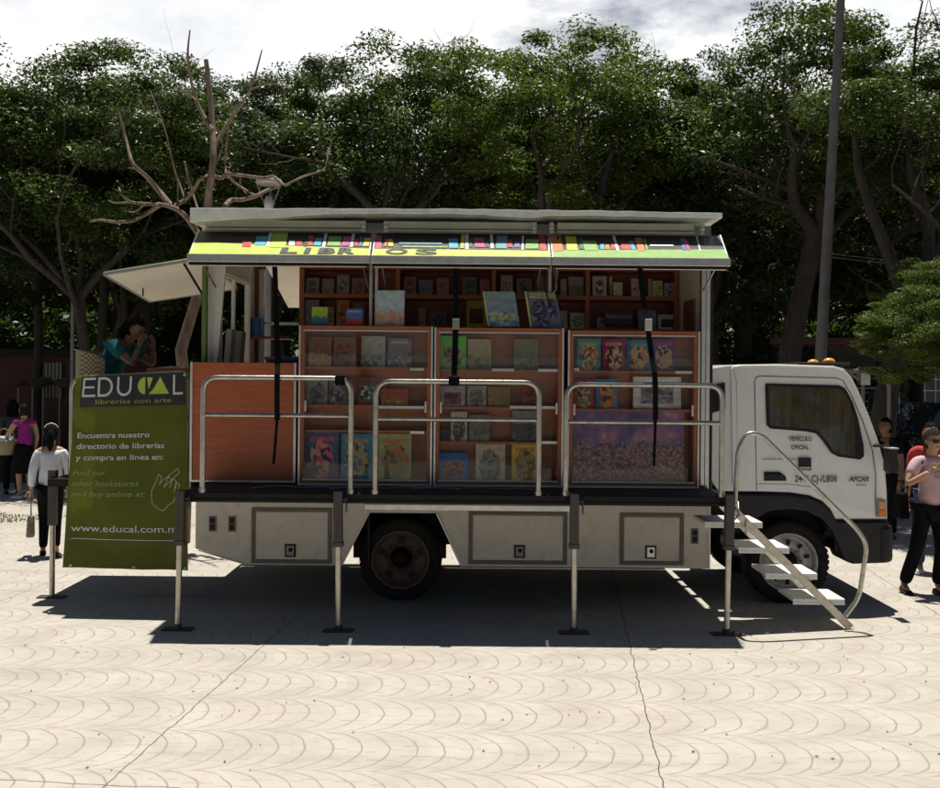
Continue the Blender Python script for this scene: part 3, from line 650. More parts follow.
# folding steps on the right
NY, FY = 8.47, 8.93
e = empty('folding_steps', (2.9,8.95,0), TR)
def st_pt(px, py, Y): return at(px, py, Y)
n0 = at(735,511,NY); n1 = at(851,621,NY); n1.z = .01
f0 = Vector((n0.x,FY,n0.z)); f1 = Vector((n1.x-.12,FY,.12))
for a_, b_ in ((n0,n1),(f0,f1)):
    mb = MB(); d = (b_-a_).normalized(); nrm = Vector((-d.z,0,d.x))*.032
    if nrm.z < 0: nrm = -nrm
    mb.slab([a_-nrm,b_-nrm,b_+nrm,a_+nrm], (0,.03,0)); mb.build('stringer', 'steel', e, bevel=.003)
for (xa, xb, py) in ((705,763,524),(739,790,549.5),(766,818,575.5),(793.5,845.5,601)):
    a_ = at(xa,py,NY+.02); b_ = at(xb,py,NY+.02); z = (a_.z+b_.z)/2
    mb = MB(); mb.box(a_.x,b_.x,NY+.032,FY-.002,z-.012,z+.016); mb.box(a_.x,b_.x,NY+.031,NY+.04,z-.035,z-.0125); mb.build('tread', mat('white step plate', (.78,.77,.73), .5, var=.06, dirt=((.45,.4,.33),.4)), e, bevel=.003)
mb = MB(); hp = [at(735,505,NY-.03),at(738,448,NY-.03),at(748,432,NY-.03),at(762,435,NY-.03),at(858,530,NY-.03),at(867,545,NY-.03),at(859,598,NY-.03),at(845,616,NY-.03)]
mb.tube(arc_path(hp,.12,5), .02, 12); mb.build('hand_rail', 'steel', e)
mb = MB(); mb.tube([at(733,500,NY),at(741,515,NY-.02),at(733,520,NY)], .012, 8); mb.tube([at(746,534,NY-.02),at(747,520,NY-.02)], .01, 8); mb.build('latch', 'steel', e)

# cab
CY = 9.30; CW = 2.02
CB = empty('cab', (3.1,10.3,.4), TR)
def cp(px, py): p = at(px,py,CY); return (p.x, p.z)
side = [(733,368),(735,365.5),(742,364.5),(780,364),(838,366),(848,369),(855,377),(862,392),(871,415),(880,442),(885.5,466),(887.5,490),(888,519),(836,519),(831,509),(823,501),(810,495.5),(790,492.5),(760,491.5),(739,491.5),(733,486)]
mb = MB()
def cab_ring(y, inset, zcut=0):
    out = []
    for px, py in side:
        x, z = cp(px, py)
        k = max(0, (z-1.2)/1.0)
        out.append(Vector((x+(2.9-x)*inset*.4, y, z-(inset*.35*k))))
    return out
# side bulges a little: rings across the width
ys = [(CY+.10,.0,0)]
rings = []
for (yy, ins) in ((CY+.012,.045),(CY+.0,.02),(CY+.03,.0),(CY+CW/2,-.02),(CY+CW-.03,.0),(CY+CW,.02),(CY+CW-.0+.012,.045)):
    rings.append(cab_ring(yy, ins))
# tumblehome: upper part leans inward on both sides
for ri, R_ in enumerate(rings):
    for v in R_:
        k = max(0, (v.z-1.35))*.085
        if ri < 3: v.y += k
        if ri > 3: v.y -= k
n = len(side); vs = [v for R_ in rings for v in R_]
fs = [(i*n+k, i*n+(k+1)%n, (i+1)*n+(k+1)%n, (i+1)*n+k) for i in range(len(rings)-1) for k in range(n)]
fs += [tuple(range(n)), tuple(range((len(rings)-1)*n, len(rings)*n))[::-1]]
mb.add(vs, fs, False)
cabo = mb.build('cab_shell', 'cab', CB, bevel=.018)
def cy_at(z): return CY+.012+max(0,(z-1.35))*.085
def sp(px, py, off=.004):
    x, z = cp(px, py); x += (2.9-x)*.018; z -= .045*.35*max(0,z-1.2)
    return Vector((x, cy_at(z)-off, z))
def side_poly(name, pts, th, m_, off, parent=CB, bev=0):
    mb = MB(); P = [sp(px,py,off) for px, py in pts]; mb.prism(P, (0,-th,0)); return mb.build(name, m_, parent, bevel=bev)
def side_line(mb, pts, r, off=0): mb.tube([sp(px,py,off) for px, py in pts], r, 6)
# door seams as a dark recess strip
DR = empty('door', sp(815,440), CB)
mb = MB(); side_line(mb, [(756.5,490),(756.5,380),(758,376),(762,374.5),(840,376.5),(847,379),(856,395),(866,420),(875,450),(878,475),(878,517)], .0045); side_line(mb, [(757,484),(790,484.5),(812,487)], .002); mb.build('door_seam', 'skirt_d', CB)
win = [(768,382),(843,384),(849,387),(854,396),(862,422),(866,445),(866,456),(862,459.5),(840,456.5),(833,453),(824,440),(818,433),(808,431),(771,428),(767.5,424),(767,385)]
cxw = sum(p[0] for p in win)/len(win); cyw = sum(p[1] for p in win)/len(win)
side_poly('window_seal', win, .008, 'plast', .001, CB, .003)
def inset(pts, d):
    out = []; n_ = len(pts)
    for i in range(n_):
        a = Vector(pts[i-1]); b = Vector(pts[i]); c = Vector(pts[(i+1)%n_])
        e1 = (b-a).normalized(); e2 = (c-b).normalized(); nn = Vector((-e1.y,e1.x))+Vector((-e2.y,e2.x)); nn.normalize(); out.append((b.x+nn.x*d, b.y+nn.y*d))
    return out
win2 = inset(win, 3.2)
def curtmat():
    m, nt, p = newmat('ochre curtain behind glass'); tc = ND(nt, 'ShaderNodeTexCoord').outputs['Object']
    mp = ND(nt, 'ShaderNodeMapping'); mp.inputs['Scale'].default_value = (1,1,.15); nt.links.new(tc, mp.inputs[0])
    c = ramp(nt, noise(nt, mp.outputs[0], 22, 3), [(.3,(.03,.022,.008)),(.6,(.075,.055,.018)),(.8,(.11,.082,.03))])
    nt.links.new(c, p.inputs['Base Color']); p.inputs['Roughness'].default_value = .25; p.inputs['Coat Weight'].default_value = 1; p.inputs['Coat Roughness'].default_value = .02
    return m
side_poly('window_glass', win2, .002, curtmat(), .0095, CB)
mb = MB(); P = [sp(px,py,.0125) for px,py in [(855,397),(861,418),(864,444),(864,455),(857,456),(857,420)]]; mb.prism(P,(0,-.001,0)); mb.build('window_shade', 'plast', CB)
hd = side_poly('handle_recess', [(764,472),(780,472),(786,476),(787,481),(764,481)], .004, 'plast', .001, CB, .004)
mb = MB(); side_line(mb, [(767,474.5),(781,475)], .012, .014); mb.build('door_handle', 'plast', CB)
mb = MB(); fpts = [(711,371),(716,367.5),(735.5,364.8),(735.5,491.5),(719,491.5),(711.5,480)]
P = [Vector((cp(px,py)[0], CY+.02+max(0,(cp(px,py)[1]-1.35))*.085, cp(px,py)[1])) for px,py in fpts]; mb.prism(P, (0,.03,0)); mb.build('side_fairing', 'cab', CB, bevel=.008)
side_poly('fairing_gap', [(711.5,384),(726,381),(726,408),(712,412)], .003, 'plast', .001)  # dark sheet stands in for the shaded gap in the fairing
mb = MB(); side_line(mb, [(738,489),(738,380),(735,367)], .0035); side_line(mb, [(714,412),(735,409)], .002); mb.build('rear_seam', 'skirt', CB)
# decals
mb = MB()
def side_text(t, px, py, size, width, shear=0, bold=0):
    o = sp(px,py,.006); nxt = sp(px+20,py,.006); up = sp(px,py-20,.006)-o
    ux = (nxt-o); ux.y = 0
    text_into(mb, t, o, ux, up, size, width=width, shear=shear, depth=.0, bold=bold)
side_text('VEHÍCULO', 790,440.5, .06, .215, bold=.025); side_text('OFICIAL', 792,449, .056, .165, bold=.025)
side_text('2445 CJ-/L808', 795.5,482, .088, .39, bold=.012)
side_text('AFCAR', 850,481.5, .065, .19, .3, bold=.03)
side_text('- - - - - - -  -- -', 762.5,461, .05, .33)
mb.m(1); 
for i in range(14): P = sp(763+i*2.35,459.4,.006); mb.add([P,P+Vector((.014,0,0)),P+Vector((.014,0,.010+.004*(i%3))),P+Vector((0,0,.012))], [(0,1,2,3)])
mb.m(2); a_ = [sp(799,457.5,.006),sp(812,457.5,.006),sp(812,470.5,.006),sp(799,470.5,.006)]; mb.add(a_, [(0,1,2,3)])
mb.m(3); a_ = [sp(800,467,.009),sp(811,467,.009),sp(811,468,.009),sp(800,468,.009)]; mb.add(a_, [(0,1,2,3)]); a_ = [sp(800,469,.009),sp(811,469,.009),sp(811,469.6,.009),sp(800,469.6,.009)]; mb.add(a_, [(0,1,2,3)])
mb.m(4); 
for i in range(5): P = sp(858+i*2.1,486,.006); mb.add([P,P+Vector((.014,0,0)),P+Vector((.014,0,.014)),P+Vector((0,0,.014))], [(0,1,2,3)])
mb.build('door_lettering', [mat('dark grey decal', (.035,.038,.045), .5), mat('grey decal', (.22,.23,.25), .5), 'plast', 'cream', mat('rust red decal', (.45,.2,.1), .5)], CB)
# windscreen, front, roof lights
fr0, fr1 = cp(857,379), cp(882.5,452)
mb = MB(); mb.slab([(fr0[0]+.012,CY+.16,fr0[1]),(fr0[0]+.012,CY+CW-.16,fr0[1]),(fr1[0]+.028,CY+CW-.1,fr1[1]),(fr1[0]+.028,CY+.1,fr1[1])], (.008,0,.003)); mb.build('windscreen', 'plast', CB)
mb = MB(); xg, _ = cp(888,500); mb.box(xg+.005,xg+.02,CY+.3,CY+CW-.3,1.02,1.22); mb.build('grille', 'plast', CB)
mb = MB(); a_ = [sp(879.5,499,.0),sp(887.5,500,.0),sp(888,517,.0),sp(879,517,.0)]; mb.prism(a_, (0,-.012,0)); mb.m(1); a_ = [sp(880.5,501,.013),sp(887,502,.013),sp(887,509,.013),sp(880.5,509,.013)]; mb.prism(a_, (0,-.006,0)); mb.m(2); a_ = [sp(880.5,510,.013),sp(887,510,.013),sp(887,516,.013),sp(880.5,516,.013)]; mb.prism(a_, (0,-.006,0))
mb.build('headlight', ['grey', mat('orange lens', (.7,.28,.12), .2), mat('amber lens', (.75,.18,.03), .2)], CB, bevel=.003)
for px, py, yy in ((813,364,9.9),(820,363.5,9.55)):
    p = at(px,py,yy)
for (px, yy) in ((813,10.3),(829,9.62)):
    x = at(px,364,yy).x; zr = cp(815,365)[1]-.0
    mb = MB(); mb.ball((x,yy,zr+.035), (.06,.05,.04), 14, 8); mb.build('roof_marker_light', mat('amber marker lens', (.9,.36,.03), .2), CB)
mb = MB(); xv = cp(846,366)[0]; zv = cp(846,366)[1]; mb.box(xv-.38,xv+.12,CY+.2,CY+CW-.2,zv+.012,zv+.035); mb.build('sun_visor', 'plast', CB, bevel=.008)
# fender arch, bumper
arc_o = [(738,493),(760,492.8),(790,494),(810,497),(823,503),(831,511),(836,520.5),(888,521)]
fend = [(735,493.5),(790,494),(810,497),(823,503),(832,511),(837,521),(889,521),(889,530),(887,563),(853,564),(845,561),(839,548),(832,531),(822,519),(806,511),(789,509),(770,511),(757,518),(748,530),(735,532)]
mb = MB(); P = [Vector((cp(px,py)[0],CY-.01,cp(px,py)[1])) for px,py in fend]; mb.prism(P, (0,.35,0)); mb.build('wheel_arch', 'plast', CB, bevel=.02)
mb = MB(); P = [Vector((cp(px,py)[0],CY+CW-.34,cp(px,py)[1])) for px,py in fend]; mb.prism(P, (0,.35,0)); mb.build('wheel_arch', 'plast', CB, bevel=.02)
mb = MB(); x0 = cp(879,540)[0]; x1 = cp(893.5,540)[0]; mb.box(x0,x1,CY-.03,CY+CW+.03,cp(885,563)[1],cp(885,524)[1]); mb.build('bumper', 'plast', CB, bevel=.05)
mb = MB(); mb.box(cp(737,500)[0],cp(886,500)[0],CY+.36,CY+CW-.36,.62,.99); mb.box(cp(712,500)[0],cp(740,500)[0],CY+.1,CY+CW-.1,.8,1.02); mb.box(cp(836,500)[0],cp(886,500)[0],CY+.02,CY+CW-.02,.52,.95); mb.build('engine_cover', 'dark', CB)
mb = MB(); mb.tube([at(884,452,CY-.02),at(890,448,CY-.12),at(889,440,CY-.15)],.01,6); mb.box(at(886,440,9.2).x,at(890,440,9.2).x+.02,9.1,9.26,1.35,1.6); 
mb = MB(); xm0 = at(886,458,9.16).x; mb.box(xm0,xm0+.075,9.08,9.22,at(886,471,9.16).z,at(886,449,9.16).z); mb.tube([(xm0-.05,CY+.06,at(886,447,9.2).z),(xm0+.03,9.15,at(886,446,9.2).z),(xm0+.05,9.15,at(886,450,9.2).z)],.012,6); mb.build('mirror', 'plast', CB, bevel=.015)
mb = MB(); mb.box(xm0-.005,xm0+.08,9.07,9.23,at(886,448.6,9.16).z,at(886,447.2,9.16).z); mb.build('mirror_highlight', 'rim', CB, bevel=.004)  # pale strip stands in for the highlight along the mirror top
mb = MB(); mb.box(cp(889,440)[0],cp(893,440)[0],CY+CW+.02,CY+CW+.2,1.45,1.8); mb.tube([(cp(884,440)[0],CY+CW-.05,1.7),(cp(890,440)[0],CY+CW+.1,1.7)],.012,6); mb.build('mirror', 'plast', CB, bevel=.015)
mb = MB()   # bits between body and cab: exhaust stack and hoses
mb.tube([(2.29,9.55,.8),(2.29,9.55,2.0)], .03, 10); mb.tube([(2.27,9.45,1.0),(2.3,9.42,1.25),(2.26,9.6,1.5)], .015, 8); mb.build('intake_pipe', 'grey', TR)

# ------------------------------------------------------------------ banner hung on the end rail
BY = 9.24
bn = empty('vinyl_banner', (at(125,569,BY).x, BY, .3))
tag(bn, 'green vinyl banner with white lettering hung over the rail left of the truck', 'banner')
TLc, TRc, BRc, BLc = at(75.5,376,BY), at(187.5,372,BY), at(188,570.5,BY), at(62.5,567.5,BY)
def bp(u, v, lift=0):     # u right, v up
    a = BLc*(1-u)+BRc*u; b = TLc*(1-u)+TRc*u; p = a*(1-v)+b*v
    rip = .012*math.sin(u*9+v*2)+.008*math.sin(u*17-v*5)+.006*math.sin(v*11+u*3)
    return Vector((p.x, BY+rip-lift, p.z))
def bmat():
    m, nt, p = newmat('green vinyl'); tc = ND(nt, 'ShaderNodeTexCoord').outputs['Object']
    c = ramp(nt, noise(nt, tc, 2.2, 4), [(.3, (.20,.235,.022)), (.7, (.28,.32,.035))])
    nt.links.new(c, p.inputs['Base Color']); p.inputs['Roughness'].default_value = .5
    tr = ND(nt, 'ShaderNodeBsdfTranslucent'); nt.links.new(c, tr.inputs[0]); mx = ND(nt, 'ShaderNodeMixShader'); mx.inputs[0].default_value = .6
    nt.links.new(p.outputs[0], mx.inputs[1]); nt.links.new(tr.outputs[0], mx.inputs[2]); nt.links.new(mx.outputs[0], nt.nodes['Material Output'].inputs[0]); return m
NU, NV = 30, 40
mb = MB(); vs = [bp(i/NU, j/NV) for j in range(NV+1) for i in range(NU+1)]; vb = [v+Vector((0,.004,0)) for v in vs]; W_ = NU+1; L_ = len(vs)
fs = [(j*W_+i, j*W_+i+1, (j+1)*W_+i+1, (j+1)*W_+i) for j in range(NV) for i in range(NU)]
mb.add(vs+vb, fs+[tuple(L_+k for k in f)[::-1] for f in fs], True); sheet = mb.build('banner_sheet', bmat(), bn)
def bpatch(mb, u0, u1, v0, v1, lift, n_=10):
    vs = [bp(u0+(u1-u0)*i/n_, v0+(v1-v0)*j/4, lift) for j in range(5) for i in range(n_+1)]
    mb.add(vs, [(j*(n_+1)+i, j*(n_+1)+i+1, (j+1)*(n_+1)+i+1, (j+1)*(n_+1)+i) for j in range(4) for i in range(n_)])
mb = MB(); bpatch(mb, .055, .985, .835, .995, .004, 24); mb.build('title_band', mat('printed black band', (.014,.014,.02), .5), bn)
def btext(mb, t, u, v, h, wid, shear=0, bold=.0):
    """text mapped over the rippling sheet"""
    tmp = MB(); text_into(tmp, t, (0,0,0), (1,0,0), (0,0,1), h, width=wid, shear=shear, depth=0, bold=bold)
    vs = [bp(u+x, v+z, .007) for x, y, z in tmp.v]; mb.add(vs, tmp.f)
lw = mat('white print', (.62,.62,.60), .5); lg = mat('pale green print', (.30,.36,.16), .5)
mb = MB()
btext(mb, 'Encuentra nuestro', .05,.675,.040,.62, bold=.015); mb.build('white_lettering', lw, bn); mb = MB(); btext(mb, 'directorio de librerías', .05,.619,.040,.75, bold=.015); mb.build('white_lettering', lw, bn); mb = MB(); btext(mb, 'y compra en línea en:', .05,.560,.040,.74, bold=.015)
mb.build('white_lettering', lw, bn); mb = MB(); btext(mb, 'www.educal.com.mx', .045,.190,.050,.93, bold=.01)
mb.build('white_lettering', lw, bn); mb = MB()
def bstroke(mb, pts, w_, lift=.008):
    for (u0,v0),(u1,v1) in zip(pts[:-1], pts[1:]):
        k = max(1,int(max(abs(u1-u0)*20,abs(v1-v0)*20)))
        for i in range(k):
            a = (u0+(u1-u0)*i/k, v0+(v1-v0)*i/k); b = (u0+(u1-u0)*(i+1)/k, v0+(v1-v0)*(i+1)/k)
            d = Vector((b[0]-a[0],(b[1]-a[1])*1.55)); d.normalize(); nx, ny = -d.y*w_, d.x*w_/1.55; ex, ey = d.x*w_, d.y*w_/1.55
            mb.add([bp(a[0]+nx-ex,a[1]+ny-ey,lift),bp(a[0]-nx-ex,a[1]-ny-ey,lift),bp(b[0]-nx+ex,b[1]-ny+ey,lift),bp(b[0]+nx+ex,b[1]+ny+ey,lift)], [(0,1,2,3)])
t_, b_ = .982, .894; m_ = (t_+b_)/2
bstroke(mb, [(.185,t_),(.085,t_),(.078,b_),(.185,b_)], .009); bstroke(mb, [(.085,m_),(.175,m_)], .008)
dpts = [(.225,b_),(.225,t_),(.27,t_)]+[(.27+.065*math.sin(a*math.pi/10), m_+(t_-m_)*math.cos(a*math.pi/10)) for a in range(1,10)]+[(.27,b_),(.225,b_)]
bstroke(mb, dpts, .009)
upts = [(.39,t_),(.39,b_+.035)]+[(.445-.055*math.cos(a*math.pi/8), b_+.035-.035*math.sin(a*math.pi/8)) for a in range(1,8)]+[(.50,b_+.035),(.50,t_)]
bstroke(mb, upts, .009); bstroke(mb, [(.885,t_),(.885,b_),(.955,b_)], .009)
bstroke(mb, [(.05,.152),(.93,.149)], .003)
mb.build('white_lettering', lw, bn)
mb = MB(); btext(mb, 'Find our', .035,.482,.040,.28,.25); mb.build('green_lettering', lg, bn); mb = MB(); btext(mb, 'other bookstores', .03,.427,.040,.56,.25); mb.build('green_lettering', lg, bn); mb = MB(); btext(mb, 'and buy online at:', .03,.372,.040,.62,.25); mb.build('green_lettering', lg, bn); mb = MB()
hand = [(.70,.37),(.71,.335),(.76,.31),(.80,.30),(.84,.33),(.88,.345),(.90,.38),(.93,.43),(.91,.445),(.885,.40),(.90,.45),(.875,.465),(.85,.42),(.865,.455),(.84,.475),(.80,.42),(.93,.495),(.915,.515),(.80,.46),(.765,.435),(.78,.475),(.755,.485),(.735,.45),(.70,.40),(.70,.37)]
bstroke(mb, hand, .005); mb.build('hand_outline', lg, bn)
mb = MB(); P = [(.60,m_+.0)]
ys_ = M['v_lime']
pts = [bp(.625+0*.0, m_, .008)]
c_pts = [(.625,t_)]+[(.625-.062*math.sin(a*math.pi/10), m_+(t_-m_)*math.cos(a*math.pi/10)) for a in range(1,10)]+[(.625,b_)]
mb.add([bp(u,v,.008) for u,v in c_pts], [tuple(range(len(c_pts)))])
mb.add([bp(u,v,.008) for u,v in [(.655,b_),(.84,b_),(.755,t_),(.70,b_+.03)]], [(0,1,2,3)]); mb.add([bp(u,v,.0085) for u,v in [(.64,t_),(.69,t_-.005),(.655,m_-.02)]], [(0,1,2)])
mb.build('lime_emblem', 'v_lime', bn); mb = MB(); btext(mb, 'librerías con arte', .20,.850,.034,.66)
mb.build('lime_lettering', mat('lime print', (.30,.36,.03), .5), bn)
for (u, v) in ((.06,.012),(.57,.012),(.98,.012),(.98,.988)):
    mb = MB(); p = bp(u,v,.005); mb.lathe(p, (0,-1,0), [(0,.014),(.003,.013),(.003,.006),(0,.006)], 12); mb.build('eyelet', 'alu', bn)

# ------------------------------------------------------------------ books
def cover(name, base, a, b, title=(.7,.65,.5), kind=0, seed=0):
    m, nt, p = newmat(name)
    g = ND(nt, 'ShaderNodeTexCoord').outputs['Generated']; s = ND(nt, 'ShaderNodeSeparateXYZ'); nt.links.new(g, s.inputs[0])
    u, v = s.outputs[0], s.outputs[2]
    mp = ND(nt, 'ShaderNodeMapping'); mp.inputs['Location'].default_value = (seed*3.7, 0, seed*1.3); nt.links.new(g, mp.inputs[0]); gv = mp.outputs[0]
    du = math_n(nt, 'SUBTRACT', u, .5); dv = math_n(nt, 'SUBTRACT', v, .42 if kind != 3 else .5)
    n1 = noise(nt, gv, 5, 3, .6)
    vo = ND(nt, 'ShaderNodeTexVoronoi'); vo.inputs['Scale'].default_value = 9 if kind != 3 else 34; nd_ = ND(nt, 'ShaderNodeTexNoise'); nd_.inputs['Scale'].default_value = 6; nt.links.new(gv, nd_.inputs[0])
    av = ND(nt, 'ShaderNodeVectorMath', operation='MULTIPLY_ADD'); nt.links.new(nd_.outputs['Color'], av.inputs[0]); av.inputs[1].default_value = (.18,.18,.18); nt.links.new(gv, av.inputs[2]); nt.links.new(av.outputs[0], vo.inputs['Vector'])
    sc_ = ND(nt, 'ShaderNodeSeparateColor'); nt.links.new(vo.outputs['Color'], sc_.inputs[0]); n2 = sc_.outputs[0]
    if kind == 0:      # rounded figure in the middle
        r = math_n(nt, 'SQRT', math_n(nt, 'ADD', math_n(nt, 'POWER', math_n(nt, 'MULTIPLY', du, 1.15), 2), math_n(nt, 'POWER', dv, 2)))
        mask = math_n(nt, 'GREATER_THAN', math_n(nt, 'MULTIPLY_ADD', n1, .45, .2), r)
        art = cramp(nt, n2, [(0, a), (.3, b), (.5, tuple(.25*x for x in a)), (.62, tuple(.5*(x+y) for x, y in zip(a, b))), (.8, tuple(.3*x for x in base))])
    elif kind == 1:    # landscape: ground below, sky above
        mask = math_n(nt, 'LESS_THAN', v, math_n(nt, 'MULTIPLY_ADD', n1, .7, .08)); art = cramp(nt, n2, [(0, a), (.4, b), (.7, tuple(.5*(x+y) for x, y in zip(a, b)))])
    elif kind == 2:    # framed picture
        mask = math_n(nt, 'MULTIPLY', math_n(nt, 'LESS_THAN', math_n(nt, 'ABSOLUTE', du), .34), math_n(nt, 'LESS_THAN', math_n(nt, 'ABSOLUTE', dv), .27)); art = cramp(nt, n2, [(0, a), (.35, b), (.6, tuple(.4*x for x in a)), (.8, tuple(.6*x for x in b))])
    elif kind == 4:    # crowd below an evening sky
        mps = ND(nt, 'ShaderNodeMapping'); mps.inputs['Scale'].default_value = (1.5,1,.7); nt.links.new(gv, mps.inputs[0]); f1 = noise(nt, mps.outputs[0], 24, 8, .85)
        mask = math_n(nt, 'LESS_THAN', v, math_n(nt, 'MULTIPLY_ADD', noise(nt, gv, 22, 4, .7), .30, .42)); fine = ramp(nt, f1, [(.40, (.02,.02,.035)), (.47, (.13,.09,.09)), (.52, (.34,.22,.15)), (.57, (.62,.54,.50))])
        tone = ramp(nt, v, [(.0, (.85,.8,.9)), (.3, (1.2,.9,.75)), (.55, (.6,.55,.85))]); art = mixc(nt, 1.0, fine, tone, 'MULTIPLY')
    else:              # crowd / all over mottling
        mask = math_n(nt, 'LESS_THAN', v, math_n(nt, 'MULTIPLY_ADD', n1, .25, .45)); art = cramp(nt, n2, [(0, tuple(.2*x for x in a)), (.3, a), (.6, b), (.8, tuple(.5*x for x in a))])
    bc = ramp(nt, n1, [(.3, tuple(x*.85 for x in base)), (.7, tuple(min(1,x*1.3) for x in base))])
    if kind == 4: bc = ramp(nt, noise(nt, mps.outputs[0], 3.2, 5, .6), [(.35, (.07,.06,.14)), (.5, (.17,.10,.25)), (.62, (.40,.16,.22)), (.7, (.50,.42,.50))])
    c = mixc(nt, mask, bc, art)
    if kind in (0, 1) and title:
        tb = math_n(nt, 'MULTIPLY', math_n(nt, 'GREATER_THAN', v, .80), math_n(nt, 'LESS_THAN', v, .90)); tb = math_n(nt, 'MULTIPLY', tb, math_n(nt, 'LESS_THAN', math_n(nt, 'ABSOLUTE', du), .36))
        w = ND(nt, 'ShaderNodeTexWave'); w.inputs['Scale'].default_value = 5; w.inputs['Distortion'].default_value = 9; w.inputs['Detail Scale'].default_value = 3; nt.links.new(gv, w.inputs[0])
        tb = math_n(nt, 'MULTIPLY', tb, math_n(nt, 'GREATER_THAN', w.outputs['Fac'], .45)); c = mixc(nt, tb, c, title)
    nt.links.new(c, p.inputs['Base Color']); p.inputs['Roughness'].default_value = .35; return m
PAGE = mat('page edges', (.62,.58,.48), .8, var=.1, nscale=80, stretch=(1,1,.05))
bk = [0]
def book(px0, px1, py0, py1, Y, mt, label, group, th=.018, lean=.03, tilt=0, name='book', parts=False):
    bk[0] += 1
    a, b = at(px0,py1,Y), at(px1,py1,Y); t = at((px0+px1)/2,py0,Y).z; z = (a.z+b.z)/2; dx = (tilt/F)*Y
    q = [Vector((a.x,Y,z)), Vector((b.x,Y,z)), Vector((b.x+dx,Y+lean,t)), Vector((a.x+dx,Y+lean,t))]
    mb = MB(); mb.slab(q, (0,.002,0)); mb.slab([p+Vector((0,th,0)) for p in q], (0,.002,0))
    mb.hexa([q[0],q[0]+Vector((.003,0,0)),q[3]+Vector((.003,0,0)),q[3]],[p+Vector((0,th,0)) for p in (q[0],q[0]+Vector((.003,0,0)),q[3]+Vector((.003,0,0)),q[3])])
    o = mb.build(name, mt); mb = MB(); e_ = .003
    mb.slab([q[0]+Vector((e_,.0025,e_)),q[1]+Vector((-e_,.0025,e_)),q[2]+Vector((-e_,.0025,-e_)),q[3]+Vector((e_,.0025,-e_))], (0,th-.003,0)); mb.build('pages', PAGE, o)
    tag(o, label, 'book', group); return o, q
G1, G2, G3 = 'books in the left case', 'books in the middle case', 'books in the right case'
yb = YC+.10
K = cover
